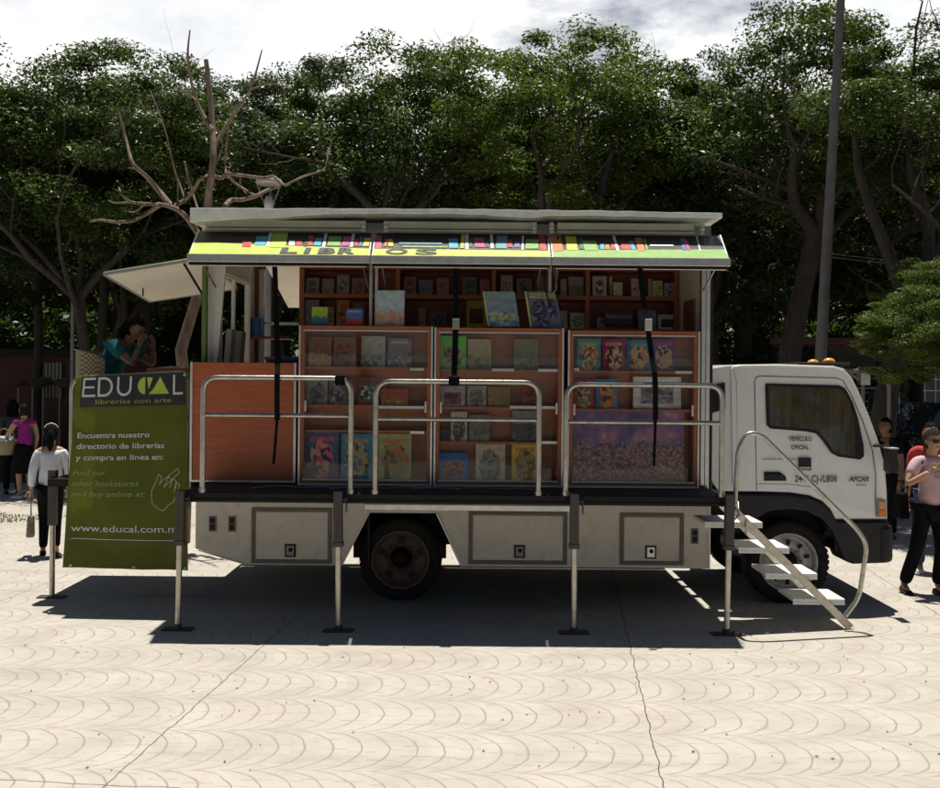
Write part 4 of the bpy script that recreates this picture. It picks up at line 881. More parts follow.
rows = [
 (308,331,337,367,K('c1',(.22,.10,.04),(.45,.25,.12),(.5,.42,.25),None,1,1),'brown book with a pale oval eye, top left in the left case',G1),
 (333,356,337,368,K('c2',(.18,.10,.05),(.30,.07,.04),(.12,.08,.06),None,0,2),'reddish brown portrait book, second on the top shelf of the left case',G1),
 (361,385,336,367,K('c3',(.34,.33,.27),(.10,.10,.09),(.30,.30,.25),None,1,3),'grey green book with two small dark figures on the top shelf of the left case',G1),
 (387.5,411,338,367,K('c4',(.20,.18,.17),(.10,.09,.09),(.34,.30,.28),(.5,.45,.42),1,4),'dull grey book, rightmost on the top shelf of the left case',G1),
 (306,327,379,406,K('c5',(.24,.25,.22),(.10,.11,.09),(.34,.33,.28),None,0,5),'grey book with an oval portrait on the second shelf of the left case',G1),
 (328.5,347,379,406,K('c6',(.12,.10,.10),(.35,.30,.28),(.04,.04,.05),None,0,6),'dark book showing a man in a suit on the second shelf of the left case',G1),
 (357,376,377,405,K('c7',(.16,.06,.04),(.05,.18,.09),(.6,.58,.5),None,2,7),'book with a green, white and red picture on the second shelf of the left case',G1),
 (381,408,389,406,K('c8',(.40,.10,.03),(.40,.12,.03),(.45,.38,.08),None,1,8),'low orange and yellow striped book behind the left end of the second railing',G1),
 (304,338,432,482,K('c9',(.05,.07,.20),(.75,.10,.22),(.70,.45,.15),(.70,.12,.05),0,9),'dark blue comic album with pink figures, bottom left in the left case',G1),
 (340.5,372,434,482,K('c10',(.04,.26,.36),(.62,.48,.08),(.08,.34,.50),(.75,.26,.06),0,10),'teal comic album, middle one on the bottom shelf of the left case',G1),
 (378,411,434,481,K('c11',(.42,.42,.16),(.65,.22,.07),(.20,.36,.10),(.75,.10,.04),0,11),'cream and green comic album with a red title, bottom right in the left case',G1),
 (439,466,336,370,K('c12',(.12,.48,.03),(.30,.14,.06),(.42,.36,.26),None,2,12),'bright green book with a square picture, top left in the middle case',G2),
 (467.5,491,339,370,K('c13',(.38,.33,.17),(.14,.12,.05),(.32,.28,.14),None,1,13),'yellowish grey book beside the bright green one in the middle case',G2),
 (513.5,538,339,370,K('c14',(.17,.18,.07),(.10,.11,.04),(.24,.24,.10),None,1,14),'olive green book standing alone on the top shelf of the middle case',G2),
 (440,465,386,407,K('c15',(.40,.38,.36),(.05,.04,.04),(.35,.10,.08),None,2,15),'black and white photo book with a red spot, second shelf of the middle case',G2),
 (467,486,386,407,K('c16',(.36,.34,.28),(.35,.24,.16),(.10,.12,.2),None,0,16),'pale book with a blond portrait on the second shelf of the middle case',G2),
 (487.5,510,387,407,K('c17',(.28,.20,.09),(.38,.28,.08),(.2,.13,.06),None,1,17),'tan book on the second shelf of the middle case',G2),
 (522,539,386,407,K('c18',(.25,.03,.025),(.18,.02,.02),(.3,.10,.06),None,0,18),'dark red book, right end of the second shelf of the middle case',G2),
 (450.5,467,412,441,K('c19',(.44,.43,.39),(.06,.05,.05),(.3,.3,.26),None,0,19),'white book with a black bird on the third shelf of the middle case',G2),
 (469,490,415,441,K('c20',(.19,.17,.13),(.28,.26,.2),(.10,.09,.07),None,1,20),'dull grey brown book next to the bird book in the middle case',G2),
 (512,537,411,441,K('c21',(.20,.22,.23),(.07,.07,.08),(.26,.25,.24),None,3,21),'dark grey photo book, right one on the third shelf of the middle case',G2),
 (439,467.5,453,482,K('c22',(.03,.16,.42),(.50,.16,.03),(.10,.06,.04),None,2,22),'blue book with an orange picture, bottom left in the middle case',G2),
 (475.5,505,444.5,482,K('c23',(.66,.54,.36),(.30,.30,.22),(.45,.38,.26),None,0,23),'cream book with a grey map drawing on the bottom shelf of the middle case',G2),
 (511.5,539,444.5,482,K('c24',(.75,.50,.05),(.42,.26,.06),(.55,.42,.12),(.4,.15,.04),0,24),'yellow book, bottom right in the middle case',G2),
 (577,601,339,370.5,K('c25',(.04,.24,.24),(.60,.18,.05),(.62,.5,.2),(.45,.42,.1),0,25),'teal storybook, first on the top shelf of the right case',G3),
 (602.5,626,339,371,K('c26',(.24,.02,.09),(.62,.30,.10),(.60,.5,.4),(.6,.4,.3),0,26),'magenta storybook, second on the top shelf of the right case',G3),
 (627,651,340,371,K('c27',(.05,.17,.30),(.60,.20,.06),(.55,.42,.16),(.2,.35,.4),0,27),'blue storybook, third on the top shelf of the right case',G3),
 (653,676,339.5,371,K('c28',(.13,.04,.16),(.50,.28,.14),(.45,.38,.28),(.4,.1,.3),0,28),'purple storybook, rightmost on the top shelf of the right case',G3),
 (573.5,594.5,380,408.5,K('c29',(.32,.02,.05),(.60,.40,.25),(.20,.28,.05),None,0,29),'crimson storybook, left on the second shelf of the right case',G3),
 (595.5,618,379,408.5,K('c30',(.04,.22,.34),(.55,.12,.04),(.55,.42,.08),None,0,30),'bright blue storybook on the second shelf of the right case',G3),
]
for r_ in rows: book(r_[0],r_[1],r_[2],r_[3],yb,r_[4],r_[5],r_[6])
# dark books lying low in front
book(438,449.5,429,441,yb,K('c31',(.05,.04,.045),(.09,.07,.07),(.03,.03,.03),None,1,31),'small black book left of the bird book in the middle case',G2)
# postcard board and big crowd poster in the right case
o, q = book(633,681,377,408.5,yb+.01,K('c32',(.60,.60,.58),(.22,.17,.26),(.42,.36,.36),None,2,32),'wide white framed print of a purple crowd on the second shelf of the right case',None,th=.006,lean=.015,name='framed_print'); o['category'] = 'print'
o, q = book(572.5,684,411,484,yb-.02,K('c33',(.17,.11,.25),(.36,.24,.14),(.45,.40,.36),None,4,33),'large poster of a crowd under a purple sky at the bottom of the right case',None,th=.006,lean=.01,name='poster'); o['category'] = 'poster'
# on top of the cases
GT = 'books standing on top of the glass cases'
yt = YC+.10
zc1 = None
book(311.5,327,307,325,yt,K('t1',(.30,.42,.03),(.05,.16,.24),(.06,.18,.26),None,1,41),'small lime green and blue book on top of the left case',GT,th=.05,lean=.01)
book(346,362,309,326.5,yt,K('t2',(.08,.14,.38),(.45,.02,.02),(.5,.05,.04),(.5,.4,.42),1,42),'small thick red and blue book on top of the left case',GT,th=.05,lean=.01)
o, q = book(375,404,290,327,yt,K('t3',(.38,.48,.52),(.62,.25,.12),(.50,.45,.38),None,1,43),'spiral bound calendar with a pale blue sky picture on top of the left case',None,th=.006,lean=.05,name='calendar'); o['category'] = 'calendar'
mb = MB()
for i in range(22):
    p = q[3]*(1-i/21)+q[2]*(i/21); mb.tube([p+Vector((0,-.006,-.008)),p+Vector((0,-.004,.008)),p+Vector((0,.01,.008)),p+Vector((0,.012,-.006))], .0018, 5)
mb.build('spiral_binding', 'alu', o)
for (a, b, c, d, seed, col, lb, ty) in ((489,520,291,326.5,44,(.20,.28,.32),'grey blue monster book, yellow title low on the cover, on top of the middle case',.22),(531.5,562,291,327.5,45,(.13,.12,.19),'dark violet monster book with its yellow title at the top, on the middle case',.84)):
    o, q = book(a,b,c,d,yt+.0,K('t%d'%seed,col,tuple(x*.6 for x in col),tuple(min(1,x*1.7) for x in col),None,1 if seed==44 else 0,seed),lb,None,th=.02,lean=.07,tilt=-5.5)
    ux = q[1]-q[0]; uz = q[3]-q[0]
    n_ = Vector((0,-1,0))
    mb = MB()
    for k, wrd in enumerate(('MONSTRUOS','MEXICANOS')):
        org = q[0]+ux*.10+uz*(ty-.08*k+.05)+n_*.002
        text_into(mb, wrd, org, ux, uz, .034, width=.23, depth=0, bold=.02)
    mb.build('cover_title', mat('yellow title print', (.60,.62,.10), .4), o)
    mb = MB(); mb.slab([q[0]+Vector((-.012,-.001,0)),q[0]+Vector((.004,-.001,0)),q[3]+Vector((.004,-.001,0)),q[3]+Vector((-.012,-.001,0))],(0,.02,0)); mb.build('spine', mat('yellow spine', (.48,.52,.16), .5), o)
# interior stock on the back shelves
yi = YI+.04
GI = 'stock on the shelves inside the truck'
zs_up = lz(500,297,YI)+.022; zs_lo = lz(500,330,YI)+.022
def inside(px0, px1, py0, py1, colr, label, up, name='book', a=None, b=None, th=.03, kind=1, seed=0, y=yi):
    m_ = K('i%d'%int(px0*10+up), colr, a or tuple(x*.6 for x in colr), b or tuple(min(1,x*1.3) for x in colr), None, kind, seed+px0%7)
    x0, x1 = (px0-CX)*y/F, (px1-CX)*y/F; z = zs_up if up else zs_lo; h = (py1-py0)/F*y
    mb = MB(); q = [Vector((x0,y,z)),Vector((x1,y,z)),Vector((x1,y+.03,z+h)),Vector((x0,y+.03,z+h))]; mb.slab(q,(0,.0025,0)); mb.slab([p+Vector((0,th,0)) for p in q],(0,.0025,0))
    o = mb.build(name, m_); mb = MB(); mb.slab([q[0]+Vector((.003,.003,.002)),q[1]+Vector((-.003,.003,.002)),q[2]+Vector((-.003,.003,-.004)),q[3]+Vector((.003,.003,-.004))],(0,th-.0035,0)); mb.build('pages', PAGE, o)
    tag(o, label, 'book', GI); return o
inside(592,606,277,297,(.50,.44,.38),'pale book with a brown figure on the upper inside shelf, left in the right bay',1,a=(.22,.12,.08),kind=0)
inside(609,611.5,277,297,(.42,.40,.34),'thin pale book standing edge on, on the upper inside shelf of the right bay',1,th=.1,kind=3)
inside(613,622,282,296,(.55,.50,.36),'small cream book on the upper inside shelf of the right bay',1)
inside(631,640,279,297,(.46,.32,.33),'pinkish book on the upper inside shelf, left of the strap in the right bay',1,kind=2)
inside(648,651,279,297,(.34,.30,.28),'slim grey book on the upper inside shelf, right of the strap in the right bay',1)
inside(652,662,281,297,(.44,.46,.20),'yellow green book on the upper inside shelf of the right bay',1,kind=0)
inside(664,674,283,297,(.28,.27,.36),'bluish book on the upper inside shelf, rightmost in the right bay',1,kind=0)
inside(568,583,278,297,(.26,.24,.22),'wide dark grey book on the upper inside shelf, just left of the bay divider',1,kind=3)
inside(560,566,280,297,(.30,.22,.18),'narrow brownish book on the upper inside shelf behind the pull cords',1)
inside(570,585,314,330,(.52,.48,.38),'pale cream book on the lower inside shelf, left of the bay divider',0,kind=0)
inside(556,567,312,330,(.36,.38,.40),'grey book on the lower inside shelf behind the violet monster book',0)
inside(597,605,318,330,(.30,.30,.28),'small grey book on the lower inside shelf, left in the right bay',0,kind=0)
inside(638,656,311,330,(.20,.24,.32),'bluish book behind the strap on the lower inside shelf of the right bay',0)
inside(658,676,315,330,(.58,.56,.54),'white book with a dark square on the lower inside shelf of the right bay',0,kind=2,a=(.05,.04,.04),b=(.1,.08,.08))
for i, (a, b, h, c) in enumerate(((403,415,18,(.20,.10,.10)),(418,432,15,(.10,.14,.18)),(436,448,17,(.26,.14,.10)),(462,476,18,(.08,.12,.11)),(479,489,16,(.28,.08,.09)),(500,512,20,(.36,.28,.24)),(516,531,17,(.12,.15,.13)),(535,546,19,(.22,.12,.09)))):
    inside(a,b,297-h,297,c,('dark red book leftmost on the upper inside shelf of the middle bay','navy book second from left on the upper inside shelf of the middle bay','brown red book left of the middle strap on the upper inside shelf','black green book right of the middle strap on the upper inside shelf','crimson book left of the divider on the upper inside shelf of the middle bay','tan book right of the divider on the upper inside shelf of the middle bay','dark olive book above the grey blue monster book on the upper inside shelf','brown book right end of the upper inside shelf of the middle bay')[i],1,kind=i%3)
o = inside(466,486,302,330,(.42,.30,.03),'yellow framed picture book on the lower inside shelf, left of the grey blue monster book',0,kind=2,a=(.06,.05,.04),b=(.10,.07,.05))
inside(418,425,311,330,(.26,.20,.14),'narrow tan book on the lower inside shelf of the middle bay',0)
inside(430,446,314,330,(.14,.12,.12),'dark grey book on the lower inside shelf, left of the middle strap',0,kind=0)
for i, (a, b, up, h, c, lb) in enumerate(((305,318,1,16,(.16,.13,.15),'grey mauve book, leftmost on the upper inside shelf of the left bay'),(321,333,1,15,(.20,.14,.12),'dull brown book, second on the upper inside shelf of the left bay'),(336,348,1,19,(.20,.18,.15),'taller grey book in the middle of the upper inside shelf of the left bay'),(351,364,1,16,(.22,.10,.08),'reddish book, rightmost on the upper inside shelf of the left bay'),(304,318,0,27,(.22,.18,.20),'mauve book, leftmost on the lower inside shelf of the left bay'),(322,333,0,20,(.26,.17,.09),'tan book, second on the lower inside shelf of the left bay'),(336,348,0,27,(.38,.16,.05),'orange brown book in the middle of the lower inside shelf of the left bay'),(352,364,0,24,(.16,.10,.09),'dark brown book, right end of the lower inside shelf of the left bay'))):
    inside(a,b,(297 if up else 330)-h,297 if up else 330,c,lb,up,kind=i%3)
# little shelf sign
sg = MB(); y = YI-.004; x0, x1 = (604-CX)*y/F, (632-CX)*y/F; z0 = lz(615,324,y); sg.box(x0,x1,y-.004,y,z0,z0+.13); o = sg.build('shelf_sign', mat('dark maroon sign', (.06,.025,.025), .4))
mb = MB(); text_into(mb, 'historias', (x0+.02,y-.006,z0+.06), (1,0,0), (0,0,1), .07, width=.25, depth=0); mb.build('sign_lettering', mat('grey lettering', (.5,.48,.46), .5), o)
tag(o, 'small dark shelf sign reading historias inside the right bay of the truck', 'sign')
# storage bins and boxes by the left window
def bin_(x0,x1,y0,y1,z0,z1,m_,label,grp=None,lid=None):
    t = .012; mb = MB()
    b0 = [(x0+.02,y0+.02,z0),(x1-.02,y0+.02,z0),(x1-.02,y1-.02,z0),(x0+.02,y1-.02,z0)]; b1 = [(x0,y0,z1),(x1,y0,z1),(x1,y1,z1),(x0,y1,z1)]
    mb.hexa(b0,b1); o = mb.build('storage_bin', m_, bevel=.01)
    mb = MB(); mb.box(x0-.012,x1+.012,y0-.012,y1+.012,z1-.02,z1+.012); mb.build('rim', lid or m_, o, bevel=.006)
    tag(o, label, 'bin', grp); return o
zz = 2.13; yy = YB-.55
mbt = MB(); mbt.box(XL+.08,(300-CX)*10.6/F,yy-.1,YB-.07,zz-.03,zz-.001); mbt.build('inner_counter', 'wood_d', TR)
bin_((265-CX)*yy/F,(279-CX)*yy/F,yy,yy+.3,zz,zz+.17,mat('purple plastic',(.12,.07,.20),.4),'purple plastic bin on the inner counter left of the strap','bins on the inner counter',mat('pale pink plastic',(.35,.22,.25),.4))
bin_((283-CX)*yy/F,(298-CX)*yy/F,yy,yy+.3,zz,zz+.17,mat('violet blue plastic',(.08,.08,.24),.4),'violet blue plastic bin on the inner counter right of the strap','bins on the inner counter',mat('steel blue plastic',(.10,.20,.30),.4))
o = MB(); x0, x1 = (248-CX)*11.0/F, (258.5-CX)*11.0/F; o.box(x0,x1,11.0,11.2,lz(253,336,11),lz(253,317,11)); o = o.build('blue_box', mat('bright blue card', (.03,.16,.38), .5), bevel=.006); tag(o, 'bright blue box by the rear window post inside the truck', 'box')
mb = MB(); mb.box(x0-.02,XL+.5,10.98,11.25,lz(253,336,11)-.03,lz(253,336,11)-.002); mb.build('corner_shelf', 'wood_d', TR)
for i, (a, b, tp, c) in enumerate(((223,229,329,(.45,.46,.45)),(231,239,331,(.34,.36,.36)))):
    Y = 9.85+i*.25; x0, x1 = (a-CX)*Y/F, (b-CX)*Y/F; z1 = lz(230,tp,Y)
    mb = MB(); mb.slab([(x0,Y,2.16),(x1,Y,2.16),(x1+.03,Y,z1),(x0+.03,Y,z1)],(0,.18,0)); o = mb.build('file_box', mat('grey card %d'%i, c, .5), bevel=.004); tag(o, ('pale grey upright folder nearest the folded panel at the rear window','darker grey upright folder behind the pale one at the rear window')[i], 'folder', 'folders at the rear window')
mb = MB(); mb.box(XL+.075,-2.0,9.75,10.4,2.12,2.158); mb.build('window_ledge', 'wood', TR)

# ------------------------------------------------------------------ trees
def leafmat(name, dark, light, trans=.35):
    m, nt, p = newmat(name)
    g = ND(nt, 'ShaderNodeNewGeometry').outputs['Random Per Island']
    c = ramp(nt, g, [(.0, dark), (.55, tuple((x+y)/2 for x, y in zip(dark, light))), (1.0, light)])
    nt.links.new(c, p.inputs['Base Color']); p.inputs['Roughness'].default_value = .45; p.inputs['Specular IOR Level'].default_value = .35
    tr = ND(nt, 'ShaderNodeBsdfTranslucent'); nt.links.new(mixc(nt, .5, c, (.10,.16,.01)), tr.inputs[0])
    mx = ND(nt, 'ShaderNodeMixShader'); mx.inputs[0].default_value = trans
    nt.links.new(p.outputs[0], mx.inputs[1]); nt.links.new(tr.outputs[0], mx.inputs[2]); nt.links.new(mx.outputs[0], nt.nodes['Material Output'].inputs[0]); return m
M['leaf'] = leafmat('broad leaf foliage', (.030,.052,.012), (.085,.125,.028))
M['leaf2'] = leafmat('light foliage', (.05,.085,.015), (.16,.22,.035), .45)
M['leaf3'] = leafmat('blue green foliage', (.028,.048,.022), (.065,.092,.045), .3)
def leaves(name, centers, radii, per, size, seed, m_, flat=.55):
    rg = np.random.default_rng(seed); n = len(centers); tot = n*per
    c = np.repeat(np.array(centers), per, 0); r = np.repeat(np.array(radii), per)[:,None]
    d = rg.normal(size=(tot,3)); d /= np.linalg.norm(d, axis=1)[:,None]; rad = rg.random(tot)[:,None]**.45
    P = c+d*rad*r*np.array([1,1,flat])
    nrm = rg.normal(size=(tot,3))*.55+np.array([0,0,.6])+d*.5; nrm /= np.linalg.norm(nrm, axis=1)[:,None]
    a = np.cross(nrm, rg.normal(size=(tot,3))); a /= np.linalg.norm(a, axis=1)[:,None]; b = np.cross(nrm, a)
    s = (size*(.6+.8*rg.random(tot)))[:,None]
    V = np.empty((tot,4,3)); V[:,0] = P-a*s; V[:,1] = P-b*s*.42+a*s*.1+nrm*s*.12; V[:,2] = P+a*s; V[:,3] = P+b*s*.42+a*s*.1+nrm*s*.12
    me = bpy.data.meshes.new(name); me.vertices.add(tot*4); me.vertices.foreach_set('co', V.reshape(-1))
    me.loops.add(tot*4); me.loops.foreach_set('vertex_index', np.arange(tot*4, dtype=np.int32))
    me.polygons.add(tot); me.polygons.foreach_set('loop_start', np.arange(0, tot*4, 4, dtype=np.int32))
    me.materials.append(M[m_] if isinstance(m_, str) else m_); me.update(); return me
def crown_template(seed, nc, per, size, m_, clump=.22, shell=.45):
    rg = random.Random(seed); cs, rs = [], []
    while len(cs) < nc:
        v = Vector((rg.uniform(-1,1), rg.uniform(-1,1), rg.uniform(-1,1)))
        l = v.length
        if l > 1 or (l < shell and rg.random() < .6): continue
        if v.z < -.5 and rg.random() < .5: continue
        v *= 1+.18*math.sin(v.x*5+seed)*math.cos(v.y*4+v.z*3)
        cs.append(tuple(v)); rs.append(clump*rg.uniform(.6,1.35))
    return leaves('crown', cs, rs, per, size, seed, m_)
CT = [crown_template(11,190,360,.018,'leaf',.19), crown_template(12,170,380,.017,'leaf2',.18), crown_template(13,230,320,.0145,'leaf3',.15), crown_template(14,160,400,.019,'leaf',.17)]
def branch(mb, p, d, r, ln, depth, rg, seg=7, curl=.25, up=.12):
    P = [p.copy()]; R = [r]; q = p.copy(); dd = d.copy(); n = 5
    tips = []
    for i in range(n):
        dd = (dd+Vector((rg.uniform(-curl,curl), rg.uniform(-curl,curl), rg.uniform(-curl,curl)+up))).normalized()
        q = q+dd*ln/n; P.append(q.copy()); R.append(r*(1-.62*(i+1)/n))
        if depth > 0 and i >= 1 and rg.random() < .8:
            side = Vector((rg.uniform(-1,1), rg.uniform(-1,1), rg.uniform(-.2,.7))).normalized()
            tips += branch(mb, q.copy(), (dd*.6+side*.8).normalized(), R[-1]*.6, ln*rg.uniform(.45,.7), depth-1, rg, max(4,seg-2), curl, up)
    mb.tube(P, R, seg); tips.append(q.copy()); return tips
tcount = [0]
TREEMESH = {}
def tree(x, y, h, r0, crown, ci, label, lean=(0,0), bark='bark', group=None, gz=0, nb=5, fork=.45, kind='tree', seed=None):
    """crown: list of (dx,dy,z,rx,rz)"""
    h = min(h, 8.2); tcount[0] += 1; sd = seed or tcount[0]*17; rg = random.Random(sd)
    t = empty(kind, (x,y,gz)); tag(t, label, 'tree', group)
    mb = MB(); P, R = [], []; top = h*fork
    for i in range(9):
        k = i/8; w_ = .12*math.sin(k*5+sd)*min(1,k*3)
        P.append(Vector((x+lean[0]*k+w_, y+lean[1]*k, gz+top*k))); R.append(r0*(1.0-.35*k)*(1+.5*math.exp(-k*14)))
    mb.tube(P, R, 12)
    tp = P[-1]
    for b in range(nb):
        a = 2*math.pi*b/nb+rg.uniform(-.4,.4); el = rg.uniform(.55,1.3)
        branch(mb, tp-Vector((0,0,rg.uniform(0,.15)*top)), Vector((math.cos(a)*math.cos(el)+lean[0]*.1, math.sin(a)*math.cos(el), math.sin(el))).normalized(), r0*rg.uniform(.38,.6), (h-top)*rg.uniform(.6,.85), 2, rg, 8, .28, .03)
    mb.build('trunk', bark, t)
    for (dx, dy, z, rx, rz) in crown:
        me = CT[ci]; c = bpy.data.objects.new('crown', me); COL.objects.link(c); c.parent = t
        c.location = (dx, dy, z-gz); c.scale = (rx,rx,rz); c.rotation_euler = (0,0,rg.uniform(0,6.28))
    return t
GB = 'park trees behind the truck'
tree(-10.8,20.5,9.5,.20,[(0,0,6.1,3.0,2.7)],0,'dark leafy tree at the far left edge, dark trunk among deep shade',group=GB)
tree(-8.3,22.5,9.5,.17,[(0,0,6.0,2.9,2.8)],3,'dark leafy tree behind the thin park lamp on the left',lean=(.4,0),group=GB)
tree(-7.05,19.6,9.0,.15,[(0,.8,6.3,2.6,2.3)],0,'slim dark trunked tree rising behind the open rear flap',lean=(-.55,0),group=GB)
tree(-4.6,23.5,10,.2,[(0,0,6.6,3.3,2.9)],2,'dense dark tree behind the bare pale branches',group=GB)
tree(-1.5,20.8,10,.24,[(-.4,1.6,6.7,2.9,2.6)],0,'tree with an upright dark trunk above the middle awning panel',group=GB,fork=.62)
tree(.9,19.5,10,.24,[(.8,1.0,7.1,2.8,2.3)],1,'tree with two thick leaning trunks above the right end of the middle awning',lean=(.9,0),group=GB,fork=.42,nb=3)
tree(2.9,23.2,10,.2,[(0,0,6.6,2.7,2.5)],3,'leafy tree with thin dark limbs above the right awning panel',group=GB)
tree(5.7,24.0,10,.2,[(.8,0,6.4,2.9,3.0)],2,'dark fine leaved tree just right of the raised awnings',group=GB)
tree(6.0,19.2,10.5,.26,[(.5,1.4,6.9,2.9,2.6)],0,'tree with a tall dark trunk above the white cab roof',lean=(.5,0),group=GB,fork=.6)
tree(10.6,21.5,9.8,.2,[(0,0,6.2,3.1,2.9)],3,'leafy tree at the right edge behind the leaning limbs',group=GB)
tree(6.2,15.6,8.5,.22,[(1.5,.7,6.3,2.3,1.5),(4.3,1.3,4.3,1.5,1.0),(4.6,-.9,7.6,3.2,1.2)],0,'broad tree with heavy limbs leaning right, behind the cab roof',lean=(.75,0),group=GB,fork=.42,nb=6,seed=77)
tree(6.9,13.4,4.0,.07,[(-.75,0,2.75,1.0,.75),(-.2,.3,3.3,1.0,.6)],1,'low light green tree with drooping leaves at the right, above the parked car',group=GB,nb=4)
# second row, deeper
for i, (x, y, h, rx, rz, ci, lb) in enumerate(((-15,28,11,4.2,3.6,2,'deep background tree, farthest left of the second row'),(-10.5,30,12,4.4,3.9,3,'deep background tree behind the two women on the left'),(-5.5,29,12,4.3,3.9,0,'deep background tree seen under the open rear flap'),(-1.0,28,12,4.3,3.8,1,'sunlit background tree above the left awning panel'),(3.4,30,12,4.4,3.9,1,'sunlit background tree above the right awning panel'),(8.2,29,12,4.4,4.0,0,'deep background tree left of the concrete pole'),(12.6,28,11.5,4.2,3.8,2,'deep background tree right of the concrete pole'),(17,30,11.5,4.4,3.8,3,'deep background tree, farthest right of the second row'))):
    tree(x,y,h,.22,[(0,0,6.0,rx,rz)],ci,lb,group='deeper row of park trees')
# upright dark trunks in the shade between the rows
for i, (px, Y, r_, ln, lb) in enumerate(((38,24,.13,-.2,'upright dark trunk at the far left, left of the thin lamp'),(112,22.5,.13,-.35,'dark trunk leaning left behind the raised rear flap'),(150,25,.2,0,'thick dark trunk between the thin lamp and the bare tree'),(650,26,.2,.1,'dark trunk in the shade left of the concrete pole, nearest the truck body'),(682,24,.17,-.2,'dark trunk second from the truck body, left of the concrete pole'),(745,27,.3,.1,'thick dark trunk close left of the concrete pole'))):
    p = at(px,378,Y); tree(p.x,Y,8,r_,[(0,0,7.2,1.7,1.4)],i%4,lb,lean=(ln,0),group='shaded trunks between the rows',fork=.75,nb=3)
# far wood and understorey as one mass each
rg = random.Random(5); cs, rs = [], []
for i in range(760):
    x = rg.uniform(-34,34); y = rg.uniform(36,44); cs.append((x,y,rg.uniform(-.2,11.0)-abs(x)*.02)); rs.append(rg.uniform(.9,1.8))
for i in range(420):
    x = rg.uniform(-30,32); cs.append((x,rg.uniform(34,37.5),rg.uniform(-.2,4.6))); rs.append(rg.uniform(.8,1.5))
o = link('far_wood', leaves('far_wood', cs, rs, 100, .21, 9, 'leaf', .8), None, Vector((0,0,0)))
tag(o, 'dark mass of far park woodland closing the view behind every tree', 'woodland', kind='stuff')
cs, rs = [], []
for i in range(330):
    x = rg.uniform(-26,28); y = rg.uniform(26,33); cs.append((x,y,rg.uniform(-.2,2.6))); rs.append(rg.uniform(.5,1.1))
for i in range(60):
    x = rg.uniform(5,9.5); y = rg.uniform(24.5,26); cs.append((x,y,rg.uniform(-.2,1.5))); rs.append(rg.uniform(.4,.8))
o = link('undergrowth', leaves('undergrowth', cs, rs, 120, .11, 10, 'leaf', .8), None, Vector((0,0,0)))
tag(o, 'dark undergrowth of shrubs beneath the park trees', 'shrubs', kind='stuff')
# grass patch beside the women
rg = random.Random(8); mb = MB()
for i in range(1500):
    a, b = rg.random(), rg.random(); x = -8.6+a*2.6+b*.5; y = 14.2+b*.8+.2*math.sin(a*7)
    if rg.random() < abs(a-.5)*1.4: continue
    h_ = rg.uniform(.015,.05); an = rg.uniform(0,6.3); dx, dy = .008*math.cos(an), .008*math.sin(an)
    mb.add([(x-dx,y-dy,.002),(x+dx,y+dy,.002),(x+rg.uniform(-.02,.02),y+rg.uniform(-.02,.02),h_)], [(0,1,2)])
tag(mb.build('grass_patch', 'leaf2'), 'thin strip of grass growing through the paving behind the woman in white', 'grass', kind='stuff')

for (x, y, lb) in ((-9,-7,'unseen tree added to dim the sky behind the photographer on the left'),(-3,-9,'unseen tree added to dim the sky behind the photographer, left of centre'),(3.5,-8,'unseen tree added to dim the sky behind the photographer, right of centre'),(9.5,-6,'unseen tree added to dim the sky behind the photographer on the right'),(-13,1.5,'unseen tree added to dim the sky far left of the photographer'),(13.5,2,'unseen tree added to dim the sky far right of the photographer')):  # unseen trees added to block sky light from the camera side
    tree(x,y,8.2,.22,[(0,0,6.2,3.7,3.2)],0,lb,group='added unseen trees around the photographer')
# bare tree with pale branches (left, behind the rear flap)
bt = empty('bare_tree', (-3.45,12.6,0)); tag(bt, 'bare pale branched tree spreading over the open rear flap', 'tree')
mb = MB(); YB2 = 12.6
def bl(pts, r0, r1, yy=0):
    P = [at(a,b,YB2+yy+.15*math.sin(i*1.7)) for i,(a,b) in enumerate(pts)]
    # smooth
    Q = []
    for i in range(len(P)-1):
        p0, p1, p2, p3 = P[max(i-1,0)], P[i], P[i+1], P[min(i+2,len(P)-1)]
        for k in range(4):
            t = k/4; Q.append(.5*((2*p1)+(p2-p0)*t+(2*p0-5*p1+4*p2-p3)*t*t+(3*p1-p0-3*p2+p3)*t**3))
    Q.append(P[-1]); n = len(Q); mb.tube(Q, [r0+(r1-r0)*i/(n-1) for i in range(n)], 9)
base = at(186,400,YB2); 
mb.tube([Vector((base.x-.05,YB2,0)), Vector((base.x,YB2,.9)), at(186,400,YB2), at(181,350,YB2), at(196,300,YB2), at(205,262,YB2), at(206,235,YB2)], [.12,.09,.078,.074,.066,.062,.06], 12)
bl([(206,245),(197,232),(186,217),(174,208),(158,204)], .045,.024)
bl([(160,205),(146,214),(132,221),(114,222),(100,220),(90,222)], .03,.012)
bl([(162,205),(145,204),(131,202),(122,195),(119,188)], .026,.01); bl([(131,202),(115,203),(108,200)], .014,.006); bl([(145,204),(135,212),(126,211)], .012,.006)
bl([(172,207),(158,190),(146,176),(133,164),(126,140),(118,110)], .04,.012); bl([(146,176),(138,170),(128,168)], .015,.006)
bl([(172,207),(185,200),(194,190),(200,180),(212,172),(222,150)], .03,.01)
bl([(206,240),(207,215),(209,190),(213,160),(212,120),(206,60)], .06,.03)
bl([(213,176),(222,178),(226,174),(238,175),(262,178),(274,177),(284,185),(292,182),(305,176),(318,172),(326,166),(328,150)], .028,.008)
bl([(225,206),(232,200),(242,200),(256,196),(268,190),(280,186)], .032,.02); bl([(225,206),(222,225),(215,240)],.035,.045)
bl([(228,176),(236,184),(247,191),(256,196)], .018,.014); bl([(226,174),(225,164),(227,140),(232,100)], .016,.006)
